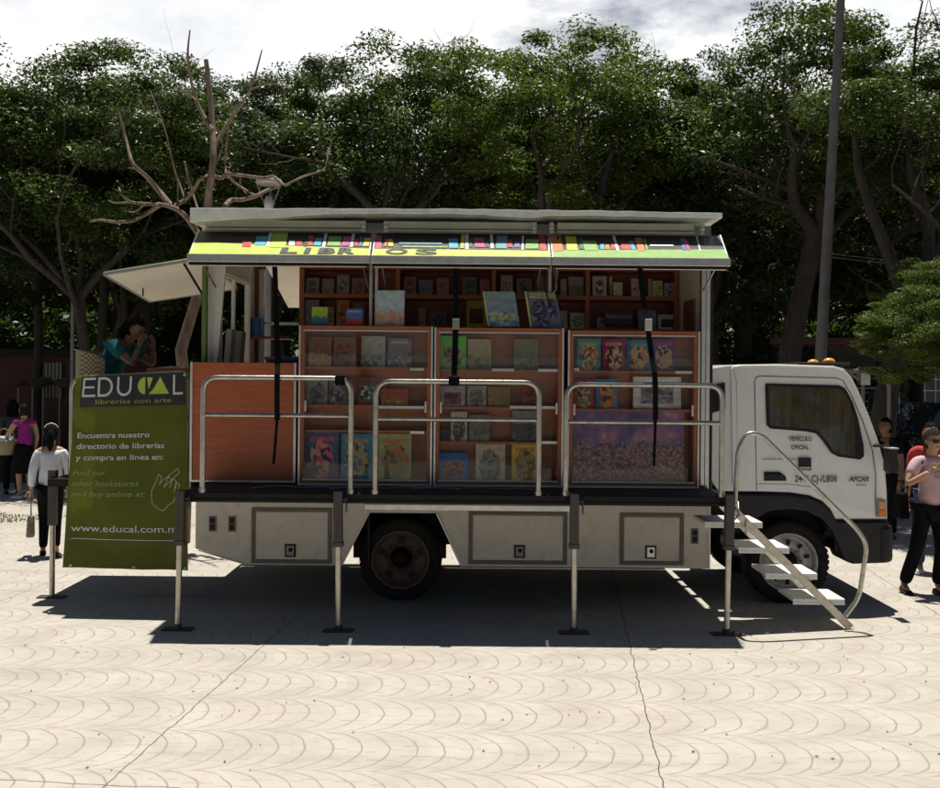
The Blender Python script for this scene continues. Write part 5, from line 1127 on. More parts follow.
bl([(185,200),(178,180),(173,164),(165,130),(150,90)], .016,.006); bl([(178,180),(178,210),(180,214)], .01,.006); bl([(213,150),(230,120),(250,90),(262,50)], .03,.008); bl([(212,130),(196,100),(188,60),(190,30)], .03,.008)
bl([(250,90),(270,84),(292,88)],.012,.005); bl([(196,100),(176,84),(160,60)],.012,.005)
bl([(185,162),(190,185),(198,210),(204,232)], .014,.018); bl([(240,175),(241,186),(247,195)], .008,.006)
mb.build('trunk', 'barkp', bt)
# ------------------------------------------------------------------ poles, lamps, cables
lp = empty('concrete_pole', (at(819,378,15).x,15,0)); tag(lp, 'tall grey concrete pole standing behind the white cab', 'utility pole')
mb = MB(); a_ = at(820.5,363,15); b_ = at(833,140,15); d = (b_-a_)/(b_.z-a_.z); P = [a_-d*(a_.z+0), a_, b_, b_+d*3.2]; mb.tube(P, [.092,.085,.066,.055], 16); mb.build('shaft', mat('weathered concrete', (.13,.125,.12), .9, var=.2, nscale=5, bump=.4), lp)
top = P[-1]
mb = MB(); mb.box(top.x-.7,top.x+.7,14.95,15.05,top.z-.5,top.z-.4); mb.build('cross_arm', 'dark', lp)
for k, (py0, py1) in enumerate(((256,260),(259.5,263.5))):
    mb = MB(); A_ = at(833,py0-2,14.8); B_ = at(1010,py1,24); pts = []
    for i in range(21):
        t = i/20; p = A_.lerp(B_,t); p.z -= .25*4*t*(1-t)*.4; pts.append(p)
    mb.tube(pts, .008, 5); o = mb.build('overhead_cable', 'grey'); tag(o, ('upper thin overhead cable running right from the concrete pole','lower thin overhead cable running right from the concrete pole')[k], 'cable', 'overhead cables')
ln = empty('park_lamp', (at(268,378,16).x,16,0)); tag(ln, 'round disc park lamp on V-shaped arms above the roof of the truck', 'street lamp')
mb = MB(); c = at(269,184,16); x = c.x; zc = c.z; mb.tube([(x,16,0),(x,16,zc-.42)], [.06,.045], 12); mb.build('pole', 'grey', ln)
mb = MB(); mb.tube([(x,16,zc-.44),(x-.12,16,zc-.2),(x-.19,16,zc)], .014, 6); mb.tube([(x,16,zc-.44),(x+.12,16,zc-.2),(x+.19,16,zc)], .014, 6); mb.tube([(x,16,zc-.44),(x,16.1,zc-.2),(x,16.16,zc)], .014, 6); mb.build('lamp_arm', 'grey', ln)
mb = MB(); mb.lathe((x,16,zc-.02), (0,0,1), [(0,0),(.0,.16),(.02,.21),(.05,.22),(.09,.19),(.13,.08),(.14,0)], 28); mb.build('lamp_head', 'rim', ln)
mb = MB(); mb.lathe((x,16,zc-.4), (0,0,1), [(0,0),(0,.07),(.1,.08),(.2,.05),(.21,0)], 16); mb.build('bulb_housing', mat('frosted housing', (.5,.5,.48), .4), ln)
ln = empty('park_lamp', (at(72,378,21).x,21,0)); tag(ln, 'thin dim park lamp with a small disc head standing in the shade on the left', 'street lamp')
mb = MB(); c = at(73,279,21); x = c.x; mb.tube([(x,21,0),(x,21,c.z-.25)], [.05,.035], 10); mb.build('pole', 'grey', ln)
mb = MB(); mb.lathe((x,21,c.z), (0,0,1), [(-.01,0),(0,.12),(.02,.17),(.06,.15),(.09,0)], 20); mb.build('lamp_head', 'rim', ln)
mb = MB(); mb.tube([(x,21,c.z-.26),(x-.1,21,c.z-.1),(x-.13,21,c.z)], .01, 6); mb.tube([(x,21,c.z-.26),(x+.1,21,c.z-.1),(x+.13,21,c.z)], .01, 6); mb.build('lamp_arm', 'grey', ln)

# ------------------------------------------------------------------ far buildings and shelter
red = mat('faded red render', (.11,.045,.032), .85, var=.25, nscale=1.2); tan_ = mat('dull plaster', (.18,.15,.12), .85, var=.2, nscale=1.5)
bd = empty('low_building', (-11.5,25.5,0)); tag(bd, 'low red walled building in deep shade behind the lamp on the left', 'building')
mb = MB(); mb.box(-14.2,-8.3,25.5,28.5,-.05,2.55); mb.build('wall', red, bd)
mb = MB(); mb.box(-14.5,-8.0,25.2,28.8,2.551,2.72); mb.build('roof', 'dark', bd)
x0, x1, z0, z1 = at(38,360,25.5).x, at(63,360,25.5).x, 1.85, 2.4
mb = MB(); mb.box(x0,x1,25.44,25.499,z0-.35,z1); wn = mb.build('window', 'carglass', bd)
mb = MB()
for i in range(8): xx = x0+(x1-x0)*i/7; mb.tube([(xx,25.41,z0-.35),(xx,25.41,z1)], .012, 5)
mb.build('window_bars', 'grey', wn)
for (xa, xb, hb_, cc, lb) in ((-34,-13,8.5,(.12,.10,.085),'added dull backdrop building closing bright gaps beyond the trees on the left'),(-12.6,7,9.5,(.09,.075,.065),'added dark backdrop building closing bright gaps in the trees behind the truck'),(7.4,36,8.0,(.11,.085,.07),'added brownish backdrop building closing bright gaps beyond the trees on the right')):  # made-up dark backdrop, blocks bright sky specks between the trees
    b_ = empty('building', ((xa+xb)/2,50,-.3)); tag(b_, lb, 'building', 'added backdrop buildings')
    mb = MB(); mb.box(xa,xb,48,54,-.32,hb_); mb.build('wall', mat('render '+lb[:20], cc, .9, var=.2, nscale=.6), b_)
    mb = MB(); mb.box(xa-.1,xb+.1,47.7,54.2,hb_+.002,hb_+.3); mb.build('cornice', tan_, b_)
    for k in range(int((xb-xa)/2.6)):
        for fl_ in range(2):
            xx = xa+.9+k*2.6; mb = MB(); mb.box(xx,xx+1.2,47.95,47.998,1.0+fl_*3.1,2.6+fl_*3.1); mb.build('window', 'carglass_d', b_)
bd = empty('low_building', (11.5,28,0)); tag(bd, 'pale grid windowed building front glimpsed between the trees right of the cab', 'building')
mb = MB(); mb.box(8.5,17.5,28,31,-.3,3.1); mb.build('wall', tan_, bd)
mb = MB(); mb.box(8.3,17.8,27.7,31.2,3.101,3.3); mb.build('roof', 'wood_d', bd)
for i in range(5):
    xx = 9.2+i*1.6; mb = MB(); mb.box(xx,xx+1.2,27.95,27.998,.9,2.5); wn = mb.build('window', mat('pale window glass', (.10,.11,.12), .15) if i==0 else bpy.data.materials['pale window glass'], bd)
    mb = MB()
    for k in range(5): mb.box(xx+k*.295,xx+k*.295+.02,27.92,27.949,.9,2.5)
    for k in range(6): mb.box(xx,xx+1.2,27.90,27.919,.9+k*.316,.92+k*.316)
    mb.build('window_grid', 'alu', wn)
sh = empty('metal_shelter', (at(878,378,15.2).x,15.2,0)); tag(sh, 'dark tubular shelter frame with a rounded top corner just right of the cab', 'shelter')
for yy in (15.2,16.2):
    mb = MB(); mb.tube(arc_path([Vector((at(840,370,15.2).x,yy,at(840,371,15.2).z)), Vector((at(872,371,15.2).x,yy,at(872,371,15.2).z)), Vector((at(889,382,15.2).x,yy,at(889,382,15.2).z)), Vector((at(889,382,15.2).x,yy,0))], .12), .03, 8); mb.build('frame', 'grey', sh)
mb = MB(); mb.slab([Vector((at(840,370,15.2).x,15.23,at(840,372,15.2).z)), Vector((at(872,371,15.2).x,15.23,at(872,372,15.2).z)), Vector((at(872,371,15.2).x,16.17,at(872,372,15.2).z)), Vector((at(840,370,15.2).x,16.17,at(840,372,15.2).z))],(0,0,-.02)); mb.build('roof', 'grey', sh)
mb = MB(); a_ = at(860,373,15.25); b_ = at(869,385,15.25); mb.box(a_.x,b_.x,15.2,15.3,b_.z,a_.z); mb.build('lamp_panel', 'alu', sh)
mb = MB(); mb.box(at(842,400,16.2).x,at(888,400,16.2).x,16.18,16.2,.5,1.1); mb.build('back_panel', 'dark', sh)
for py in (388,417):
    mb = MB(); mb.tube([at(846,py,16.2),at(889,py,16.2)], .02, 6); mb.build('cross_bar', 'grey', sh)

# ------------------------------------------------------------------ vehicles behind
def car_mesh(root, x0, y0, z0, L, Wd, H, paint, flip=1, van=False):
    """car along X, nose towards -X when flip=1; side facing -Y"""
    def X(t): return x0+(t if flip > 0 else 1-t)*L
    if van: prof = [(0,.28),(.01,.5),(.03,.56),(.13,.62),(.22,.97),(.25,1),(.98,1),(1,.97),(1,.28)]
    else: prof = [(0,.30),(.01,.48),(.04,.56),(.24,.66),(.37,.97),(.42,1.0),(.72,.99),(.78,.96),(.90,.70),(.985,.64),(1,.45),(1,.30)]
    rings = []
    for (yy, ins) in ((0,.02),(.04,0),(.5,-.0),(.96,0),(1,.02)):
        R_ = []
        for t, h in prof:
            k = max(0, h-.62)/.38; y_ = y0+yy*Wd; y_ += (.13 if yy < .5 else (-.13 if yy > .5 else 0))*k
            R_.append(Vector((X(t+(.5-t)*ins), y_, z0+h*H)))
        rings.append(R_)
    n = len(prof); vs = [v for R_ in rings for v in R_]
    fs = [(i*n+k, i*n+(k+1)%n, (i+1)*n+(k+1)%n, (i+1)*n+k) for i in range(4) for k in range(n)]+[tuple(range(n)), tuple(range(4*n,5*n))]
    mb = MB(); mb.add(vs, fs); mb.build('body', paint, root, bevel=.03)
    wins = [[(.30,.68),(.385,.93),(.52,.94),(.52,.68)],[(.54,.68),(.54,.94),(.70,.93),(.79,.72),(.79,.68)]] if not van else [[(.19,.62),(.265,.92),(.40,.92),(.40,.62)],[(.43,.62),(.43,.92),(.68,.92),(.68,.62)],[(.71,.62),(.71,.92),(.95,.92),(.95,.62)]]
    for wn_ in wins:
        mb = MB(); P = [Vector((X(t), y0+.13*max(0,h-.62)/.38-.004, z0+h*H)) for t, h in wn_]; mb.prism(P, (0,-.008,0)); mb.build('window', 'carglass_d', root, bevel=.003)
    if not van:
        mb = MB(); mb.slab([Vector((X(.252),y0+.16,z0+.67*H)),Vector((X(.252),y0+Wd-.16,z0+.67*H)),Vector((X(.362),y0+Wd-.25,z0+.95*H)),Vector((X(.362),y0+.25,z0+.95*H))],(-.01*flip,0,.008)); mb.build('windscreen', 'carglass_d', root)
    for t in (.18,.80):
        e = empty('wheel', (X(t),y0+.05,z0+.31), root)
        mb = MB(); mb.lathe((X(t),y0+.0,z0+.31),(0,-1,0),[(-.2,.2),(-.2,.29),(-.17,.31),(-.03,.31),(0,.28),(.0,.2),(-.02,.19)],28); mb.build('tyre','tyre',e)
        mb = MB(); mb.lathe((X(t),y0+.0,z0+.31),(0,-1,0),[(-.02,.2),(.0,.195),(-.03,.17),(-.02,.05),(.0,.04),(.0,0)],24); mb.build('rim','rim',e)
    mb = MB(); xm = X(.33 if not van else .2); mb.box(min(xm,xm+.12),max(xm,xm+.12),y0-.18,y0-.03,z0+.68*H,z0+.78*H); mb.build('mirror', 'rim', root, bevel=.03)
    mb = MB(); mb.box(min(X(.0),X(.03))-.01,max(X(.0),X(.03)),y0+.1,y0+.35,z0+.44*H,z0+.52*H); mb.build('headlight', 'alu', root, bevel=.02)
    mb = MB(); mb.tube([(X(.53),y0-.004,z0+.66*H),(X(.53),y0-.004,z0+.32*H)],.004,4); mb.build('door_seam','dark',root)
    mb = MB(); mb.tube([(X(.47),y0-.015,z0+.60*H),(X(.50),y0-.015,z0+.60*H)],.012,6); mb.build('door_handle','rim',root)
M['carblk'] = mat('dark grey car paint', (.03,.032,.036), .28, metal=.3, coat=1, var=.05)
M['carnavy'] = mat('dark navy van paint', (.018,.03,.06), .3, coat=1, var=.05)
M['cargrey'] = mat('grey car paint', (.16,.17,.18), .3, metal=.4, coat=1, var=.05)
x0 = at(869,470,17.2).x
t = empty('parked_car', (x0+2.1,17.2,-.3)); tag(t, 'dark parked car with a pale wing mirror behind the woman in pink', 'car'); car_mesh(t, x0-.55, 17.2, -.3, 4.3, 1.75, 1.45, M['carblk'])
t = empty('parked_van', (11.4,21.5,-.3)); tag(t, 'dark navy van parked farther back at the right edge', 'van'); car_mesh(t, 8.9, 21.3, -.3, 5.2, 1.9, 1.95, M['carnavy'], van=True)
t = empty('parked_car', (-9.3,23.3,0)); tag(t, 'grey parked car in the shade behind the banner at the left', 'car'); car_mesh(t, -9.9, 23.2, -.02, 4.2, 1.7, 1.42, M['cargrey'])
t = empty('market_stall', (-10.6,23,0)); tag(t, 'small stall with a sagging tan canvas roof in the shade at the far left', 'stall')
cv = mat('tan canvas', (.30,.22,.13), .9, var=.15)
for (pa, pb) in ((16,33),(41,60)):
    a_, b_ = at(pa,390,22.6), at(pb,390,22.6); mb = MB(); n_ = 10
    vs = []; 
    for j in range(2):
        for i in range(n_+1): u = i/n_; vs.append((a_.x+(b_.x-a_.x)*u, 22.6+j*1.2, a_.z+.06+.14*math.sin(math.pi*u)+j*.12))
    mb.add(vs+[(x,y,z-.02) for x,y,z in vs], [(i,i+1,n_+2+i,n_+1+i) for i in range(n_)]+[(2*(n_+1)+i+1,2*(n_+1)+i,2*(n_+1)+n_+1+i,2*(n_+1)+n_+2+i) for i in range(n_)]); mb.build('canvas_roof', cv, t)
    for xx in (a_.x+.03,b_.x-.03):
        mb = MB(); mb.tube([(xx,22.65,-.02),(xx,22.65,a_.z+.06)], .02, 6); mb.build('pole', 'grey', t)
    mb = MB(); mb.box(a_.x+.05,b_.x-.05,22.8,23.3,-.02,.85); mb.build('counter', 'wood_d', t)

# ------------------------------------------------------------------ people
dg = bpy.context.evaluated_depsgraph_get
def skin(name, pts, edges, mat_, parent, root=0, sub=2, origin=None):
    """pts: list of (co, radius or (rx, ry)); grown with the Skin modifier and baked"""
    o3 = Vector(origin)
    me = bpy.data.meshes.new(name); me.from_pydata([tuple(Vector(p)-o3) for p, r in pts], edges, [])
    o = bpy.data.objects.new(name, me); COL.objects.link(o)
    md = o.modifiers.new('skin', 'SKIN'); md.use_smooth_shade = True; md.branch_smoothing = .6
    if not me.skin_vertices: 
        bm = bmesh.new(); bm.from_mesh(me); bm.verts.layers.skin.verify(); bm.to_mesh(me); bm.free()
    for i, (p, r) in enumerate(pts):
        me.skin_vertices[0].data[i].radius = r if isinstance(r, tuple) else (r, r); me.skin_vertices[0].data[i].use_root = (i == root)
    sb = o.modifiers.new('sub', 'SUBSURF'); sb.levels = sub; sb.render_levels = sub
    bpy.context.view_layer.update(); ev = o.evaluated_get(dg()); m2 = bpy.data.meshes.new_from_object(ev)
    bpy.data.objects.remove(o); bpy.data.meshes.remove(me); m2.name = name
    m2.materials.clear(); m2.materials.append(M[mat_] if isinstance(mat_, str) else mat_)
    for p in m2.polygons: p.use_smooth = True
    return m2
def join_meshes(ms, mats):
    bm = bmesh.new()
    for i, m_ in enumerate(ms):
        n0 = len(bm.faces); bm.from_mesh(m_); bm.faces.ensure_lookup_table()
        for f in bm.faces[n0:]: f.material_index = i if i < len(mats) else 0; f.smooth = True
    me = bpy.data.meshes.new('body'); bm.to_mesh(me); bm.free()
    for m_ in mats: me.materials.append(M[m_] if isinstance(m_, str) else m_)
    return me
def person(pos, H, face, J, skinm, label, loose=1.0, top=None, bottom=None, hairm='hair', hair='short', skirt=None, sleeves='short', shoes=None, fem=True, glasses=False, fingers=False, group=None, flare=1.0, top_long=False, headpitch=0, headturn=0):
    """J: joints in body frame (x = person's left, y = forward, z up) in units of H"""
    ox, oy, oz = pos; ca, sa = math.cos(face), math.sin(face)
    # face = heading angle, 0 looks towards -Y (the camera)
    def W(p):
        x, y, z = p; x *= H; y *= H; z *= H
        fx, fy = sa, -ca; lx_, ly_ = ca, sa        # left of a person facing -Y is +X
        return Vector((ox+lx_*x+fx*y, oy+ly_*x+fy*y, oz+z))
    r = lambda k: k*H
    root = empty('person', (ox,oy,oz)); tag(root, label, 'person', group)
    j = dict(pelvis=(0,0,.53), waist=(0,.0,.61), chest=(0,.005,.72), neck0=(0,-.0,.815), neck=(0,.008,.855), head=(0,.02,.925),
             sl=(.10,0,.80), sr=(-.10,0,.80), el=(.13,-.01,.63), er=(-.13,-.01,.63), wl=(.14,.03,.49), wr=(-.14,.03,.49),
             hl=(.048,0,.50), hr=(-.048,0,.50), kl=(.055,.01,.28), kr=(-.055,.01,.28), al=(.055,-.01,.045), ar=(-.055,-.01,.045), tl=(.065,.085,.015), tr=(-.065,.085,.015))
    j.update(J)
    names = ['pelvis','waist','chest','neck0','neck','sl','el','wl','sr','er','wr','hl','kl','al','tl','hr','kr','ar','tr']
    rad = dict(pelvis=(.075,.058),waist=(.062,.048),chest=(.075,.055),neck0=(.035,.035),neck=(.03,.03),sl=.033,sr=.033,el=.024,er=.024,wl=.017,wr=.017,hl=.052,hr=.052,kl=.034,kr=.034,al=.021,ar=.021,tl=.019,tr=.019)
    pts = [(W(j[n]), tuple(r(k) for k in rad[n]) if isinstance(rad[n], tuple) else r(rad[n])) for n in names]
    ix = {n:i for i,n in enumerate(names)}
    ed = [(ix[a],ix[b]) for a,b in (('pelvis','waist'),('waist','chest'),('chest','neck0'),('neck0','neck'),('neck0','sl'),('sl','el'),('el','wl'),('neck0','sr'),('sr','er'),('er','wr'),('pelvis','hl'),('hl','kl'),('kl','al'),('al','tl'),('pelvis','hr'),('hr','kr'),('kr','ar'),('ar','tr'))]
    org = Vector(pos); parts = [skin('body', pts, ed, skinm, None, 0, 2, org)]
    # head, nose, ears, eyes
    hb = MB(); hc = W(j['head']); hr_ = .058*H
    f0 = Vector(W((0,1,0)))-Vector(W((0,0,0))); f0.normalize(); l0 = Vector(W((1,0,0)))-Vector(W((0,0,0))); l0.normalize(); u0 = Vector((0,0,1))
    Rm = Matrix.Rotation(headturn, 3, 'Z'); f1 = Rm @ f0; l1 = Rm @ l0
    Rp = Matrix.Rotation(headpitch, 3, l1); f1 = Rp @ f1; u1 = Rp @ u0
    def HP(a, b, c): return hc+(l1*a+f1*b+u1*c)*hr_
    tmp = MB(); tmp.ball((0,0,0), 1, 20, 14); vs = []
    for x, y, z in tmp.v:
        wx = .80*(1-.22*max(0,-z)**1.5); wy = .98; ch = .10*max(0,-z-.3) if y > 0 else 0
        vs.append(HP(x*wx, y*wy*(1-.18*max(0,-z)*(1 if y < 0 else 0))+ch, z*1.2))
    hb.add(vs, tmp.f, True)
    hb.add([HP(-.10,.93,-.18),HP(.10,.93,-.18),HP(0,.96,.15),HP(0,1.16,-.16),HP(0,.93,-.28)], [(0,3,2),(3,1,2),(0,4,3),(4,1,3)], True)
    for s_ in (-1,1): hb.ball(HP(.80*s_,-.02,-.02), (.12*hr_,.16*hr_,.24*hr_), 8, 6)
    hb.tube([HP(0,-.1,-1.5),HP(0,-.1,-.6)], [.030*H,.033*H], 12)
    hm = hb.build('tmp', skinm); hmesh = hm.data.copy(); hmesh.transform(Matrix.Translation(Vector(hm.location)-org)); bpy.data.objects.remove(hm); parts.append(hmesh)
    # hands
    for wn_, en_, s_ in (('wl','el',1),('wr','er',-1)):
        wv, ev_ = W(j[wn_]), W(j[en_]); d = (wv-ev_).normalized(); side = d.cross(f0).normalized()
        if side.length < .1: side = l0
        nrm = d.cross(side).normalized(); pp = [(wv, r(.016)), (wv+d*.035*H, (r(.021),r(.012))), (wv+d*.058*H, (r(.022),r(.011)))]; ee = [(0,1),(1,2)]
        fl = (.038,.043,.040,.031) if fingers else (.036,.04,.037,.03)
        for k in range(4):
            b_ = wv+d*.060*H+side*(k-1.5)*.0108*H; c1 = b_+d*fl[k]*.5*H+nrm*.005*H*s_; c2 = c1+d*fl[k]*.4*H+nrm*.016*H*s_; n_ = len(pp)
            pp += [(b_, r(.0055)), (c1, r(.005)), (c2, r(.0042))]; ee += [(2,n_),(n_,n_+1),(n_+1,n_+2)]
        b_ = wv+d*.022*H-side*.022*H; c1 = b_+d*.02*H-side*.014*H+nrm*.006*H*s_; c2 = c1+d*.018*H-side*.002*H+nrm*.008*H*s_; n_ = len(pp); pp += [(b_,r(.0062)),(c1,r(.0055)),(c2,r(.0045))]; ee += [(1,n_),(n_,n_+1),(n_+1,n_+2)]
        parts.append(skin('hand', pp, ee, skinm, None, 0, 1, org))
    bmesh_ = join_meshes(parts, [skinm]); bmesh_.name = 'body'; body = link('body', bmesh_, root, org)
    eb = MB()
    for s_ in (-1,1): eb.ball(HP(.30*s_,.86,.12), (.11*hr_,.07*hr_,.07*hr_), 8, 6)
    eb.build('eyes', 'hair', body)
    mb = MB(); mb.ball(HP(0,.90,-.48), (.26*hr_,.12*hr_,.06*hr_), 10, 6); mb.build('mouth', mat('lips', (.30,.10,.08), .5), body)
    if glasses:
        gb = MB()
        for s_ in (-1,1): gb.add([HP(.06*s_,1.03,.30),HP(.62*s_,.88,.30),HP(.66*s_,.84,.0),HP(.40*s_,.98,-.10),HP(.08*s_,1.04,.0)], [(0,1,2,3,4)]); gb.tube([HP(.60*s_,.88,.2),HP(.86*s_,.1,.15)], .002*H, 5)
        gb.tube([HP(-.1,1.03,.2),HP(.1,1.03,.2)], .002*H, 5); gb.build('sunglasses', 'plast', body)
    # hair
    hh = MB(); rg_ = random.Random(int(abs(ox)*100))
    tmp = MB(); tmp.ball((0,0,0), 1, 24, 16); keep = []; vs = []
    for x, y, z in tmp.v:
        k = 1.0+.05*math.sin(x*17+z*13); vs.append(HP(x*.90*k, y*1.06*k-.08, z*1.28*k+.02))
    fs_ = [f for f in tmp.f if sum(1 for i in f if not (tmp.v[i][1] > .25 and tmp.v[i][2] < .50) and tmp.v[i][2] > -.75) == 4]
    hh.add(vs, fs_, True); 
    hh.add([v+(v-hc)*(-.06) for v in vs], fs_, True)
    if hair == 'pony':
        hh.tube([HP(0,-.9,.35),HP(0,-1.25,.1),HP(.05,-1.3,-.8),HP(.08,-1.15,-1.7),HP(.05,-1.1,-2.3)], [.018*H,.03*H,.03*H,.022*H,.006*H], 10)
    if hair == 'bun': hh.ball(HP(0,-1.0,.1), .6*hr_, 12, 8)
    if hair == 'long':
        for s_ in (-1,0,1): hh.tube([HP(.5*s_,-.7,.2),HP(.6*s_,-.95,-.8),HP(.6*s_,-.8,-1.9)], [.03*H,.036*H,.014*H], 10)
    hh.build('hair', hairm, body)
    if hair == 'pony':
        mb = MB(); mb.tube([HP(-.8,.15,.75),HP(-.5,.1,1.12),HP(0,.08,1.30),HP(.5,.1,1.12),HP(.8,.15,.75)], .006*H, 6); mb.build('hair_band', 'white', body)
    # top
    if top:
        g = 1.13
        nm = ['pelvis','waist','chest','neck0','sl','sr','eml','emr']+(['el','er','wml','wmr'] if sleeves == 'long' else [])
        lerp = lambda a, b, t: tuple(x+(y-x)*t for x, y in zip(a, b))
        jj = dict(j); jj['eml'] = lerp(j['sl'],j['el'],.62 if sleeves == 'short' else .5); jj['emr'] = lerp(j['sr'],j['er'],.62 if sleeves == 'short' else .5); jj['wml'] = lerp(j['el'],j['wl'],.85); jj['wmr'] = lerp(j['er'],j['wr'],.85)
        if sleeves == 'none': jj['eml'] = lerp(j['sl'],j['el'],.12); jj['emr'] = lerp(j['sr'],j['er'],.12)
        jj['neck0'] = (j['neck0'][0], j['neck0'][1], j['neck0'][2]+.010)
        jj['hem'] = lerp(j['waist'], j['pelvis'], 1.0 if not top_long else 1.35); nm[0] = 'hem'
        rr = dict(hem=(.088,.072),waist=(.078,.062),chest=(.09,.07),neck0=(.040,.040),sl=.041,sr=.041,eml=.036,emr=.036,el=.031,er=.031,wml=.026,wmr=.026)
        rr = {a_: (tuple(x*loose for x in b_) if isinstance(b_, tuple) else b_*(1+(loose-1)*.6)) for a_, b_ in rr.items()}
        pts = [(W(jj[n]), tuple(r(k) for k in rr[n]) if isinstance(rr[n], tuple) else r(rr[n])) for n in nm]; q = {n:i for i,n in enumerate(nm)}
        ed = [(q['hem'],q['waist']),(q['waist'],q['chest']),(q['chest'],q['neck0']),(q['neck0'],q['sl']),(q['neck0'],q['sr']),(q['sl'],q['eml']),(q['sr'],q['emr'])]
        if sleeves == 'long': ed = ed+[(q['eml'],q['el']),(q['el'],q['wml']),(q['emr'],q['er']),(q['er'],q['wmr'])]
        link('shirt', skin('shirt', pts, ed, top, None, 0, 2, org), root, org)
    if bottom:
        nm = ['pelvis','hl','kl','al','hr','kr','ar']; jj = dict(j)
        rr = dict(pelvis=(.082,.066),hl=.060,hr=.060,kl=.044,kr=.044,al=.032*flare,ar=.032*flare)
        pts = [(W(jj[n]), tuple(r(k) for k in rr[n]) if isinstance(rr[n], tuple) else r(rr[n])) for n in nm]; q = {n:i for i,n in enumerate(nm)}
        ed = [(q[a],q[b]) for a, b in (('pelvis','hl'),('hl','kl'),('kl','al'),('pelvis','hr'),('hr','kr'),('kr','ar'))]
        link('trousers', skin('trousers', pts, ed, bottom, None, 0, 2, org), root, org)
    if skirt:
        mb = MB(); z1, z0 = .58, skirt[1]; n_ = 28; rows_ = 7; vs = []
        for i in range(rows_):
            t_ = i/(rows_-1); z = z1+(z0-z1)*t_
            for k in range(n_):
                a = 2*math.pi*k/n_; fold = 1+.035*math.sin(a*7+t_*2)*t_
                vs.append(W((math.cos(a)*(.078+.030*min(1,t_*3)+.01*t_)*fold, math.sin(a)*(.062+.022*min(1,t_*3)+.01*t_)*fold, z)))
        mb.add(vs, [(i*n_+k, i*n_+(k+1)%n_, (i+1)*n_+(k+1)%n_, (i+1)*n_+k) for i in range(rows_-1) for k in range(n_)]+[tuple(range(n_))], True); mb.build('skirt', skirt[0], root)
    if shoes:
        for a_n, t_n in (('al','tl'),('ar','tr')):
            A_, T_ = W(j[a_n]), W(j[t_n]); mb = MB(); d = (T_-A_); d.z = 0; d.normalize(); sd = d.cross(Vector((0,0,1)))*.026*H; zb = min(A_.z,T_.z)-.018*H+.001
            zb = max(zb, oz+.002); P = [A_-d*.03*H-sd*.8, A_-d*.03*H+sd*.8, T_+d*.03*H+sd, T_+d*.03*H-sd]
            lo = [Vector((p.x,p.y,zb)) for p in P]; hi = [Vector((P[0].x,P[0].y,zb+.034*H)),Vector((P[1].x,P[1].y,zb+.034*H)),Vector((P[2].x,P[2].y,zb+.02*H)),Vector((P[3].x,P[3].y,zb+.02*H))]
            hi = [h_+(sum(hi,Vector())/4-h_)*.12 for h_ in hi]; mb.hexa(lo, hi); mb.build('shoe', shoes, root, bevel=.008)
    return root, W, j, HP
def cloth(name, c): return mat(name, c, .9, var=.16, nscale=7, bump=.9, bscale=13, spec=.2)
pink = cloth('pale pink cotton', (.58,.40,.42)); redc = cloth('coral red cotton', (.50,.06,.06)); purple = cloth('purple cotton', (.26,.02,.20)); whitec = cloth('white blouse cloth', (.62,.66,.72)); teal = cloth('teal shirt cloth', (.012,.09,.115))
# woman in pink, walking towards the camera-left on the right edge
p = at(930,587,9.95)
PK, W, j, HP = person((p.x,p.y,0), 1.64, .15, dict(pelvis=(0,0,.525), sr=(-.105,.01,.795), er=(-.185,.05,.665), wr=(-.085,.115,.745), sl=(.105,0,.80), el=(.15,.02,.64), wl=(.15,.08,.52), kl=(.05,.045,.285), al=(.03,.03,.05), tl=(.04,.12,.015), kr=(-.085,-.01,.27), ar=(-.135,-.06,.045), tr=(-.16,.025,.015)), 'skin',
  'woman in a pale pink T-shirt, black trousers and sunglasses walking at the right edge', top=pink, bottom='blkcloth', hairm='hair_b', hair='bun', shoes='dark', glasses=True, fingers=True, flare=1.25, headpitch=.12)
mb = MB()
for i, (t_, z_) in enumerate((('BAHIAS',.735),('DE',.705))):
    o_ = W((-.055+.03*i,.078,z_)); text_into(mb, t_, o_, W((.1,.078,z_))-o_, (0,0,1), .05, width=.15 if i == 0 else .05, depth=.004, bold=.01)
mb.build('shirt_lettering', mat('navy print', (.04,.04,.09), .7), PK)
mb = MB(); a_, b_, c_, d_ = W((-.10,.035,.84)), W((-.06,.085,.77)), W((-.02,.095,.68)), W((.12,.07,.55)); 
st_ = [W((-.085,-.06,.80)), W((-.085,.0,.845)), W((-.085,.06,.79)), W((-.05,.088,.72))]
bg_ = empty('shoulder_bag', W((-.17,-.06,.42))); tag(bg_, 'black shoulder bag hanging behind the arm of the woman in pink', 'bag')
mb = MB(); mb.hexa([W((-.10,-.05,.44)),W((-.16,-.05,.44)),W((-.16,-.16,.44)),W((-.10,-.16,.44))],[W((-.105,-.06,.60)),W((-.145,-.06,.60)),W((-.145,-.15,.60)),W((-.105,-.15,.60))]); mb.build('bag_body', 'blkcloth', bg_, bevel=.02)
mb = MB(); mb.tube([W((-.12,-.07,.59)),W((-.095,-.055,.72)),W((-.085,-.0,.838)),W((-.085,.05,.80)),W((-.12,-.02,.66)),W((-.13,-.13,.595))], .007, 6); mb.build('bag_strap', 'black', bg_)
# person in red behind her
p = at(929,575,11.1)
person((p.x,p.y,0), 1.66, -.3, dict(kl=(.06,.05,.28), al=(.05,.07,.05), tl=(.055,.15,.02)), 'skin', 'person in a coral red top walking close behind the woman in pink', top=redc, bottom=cloth('blue jeans', (.06,.09,.16)), hair='short', shoes='white')
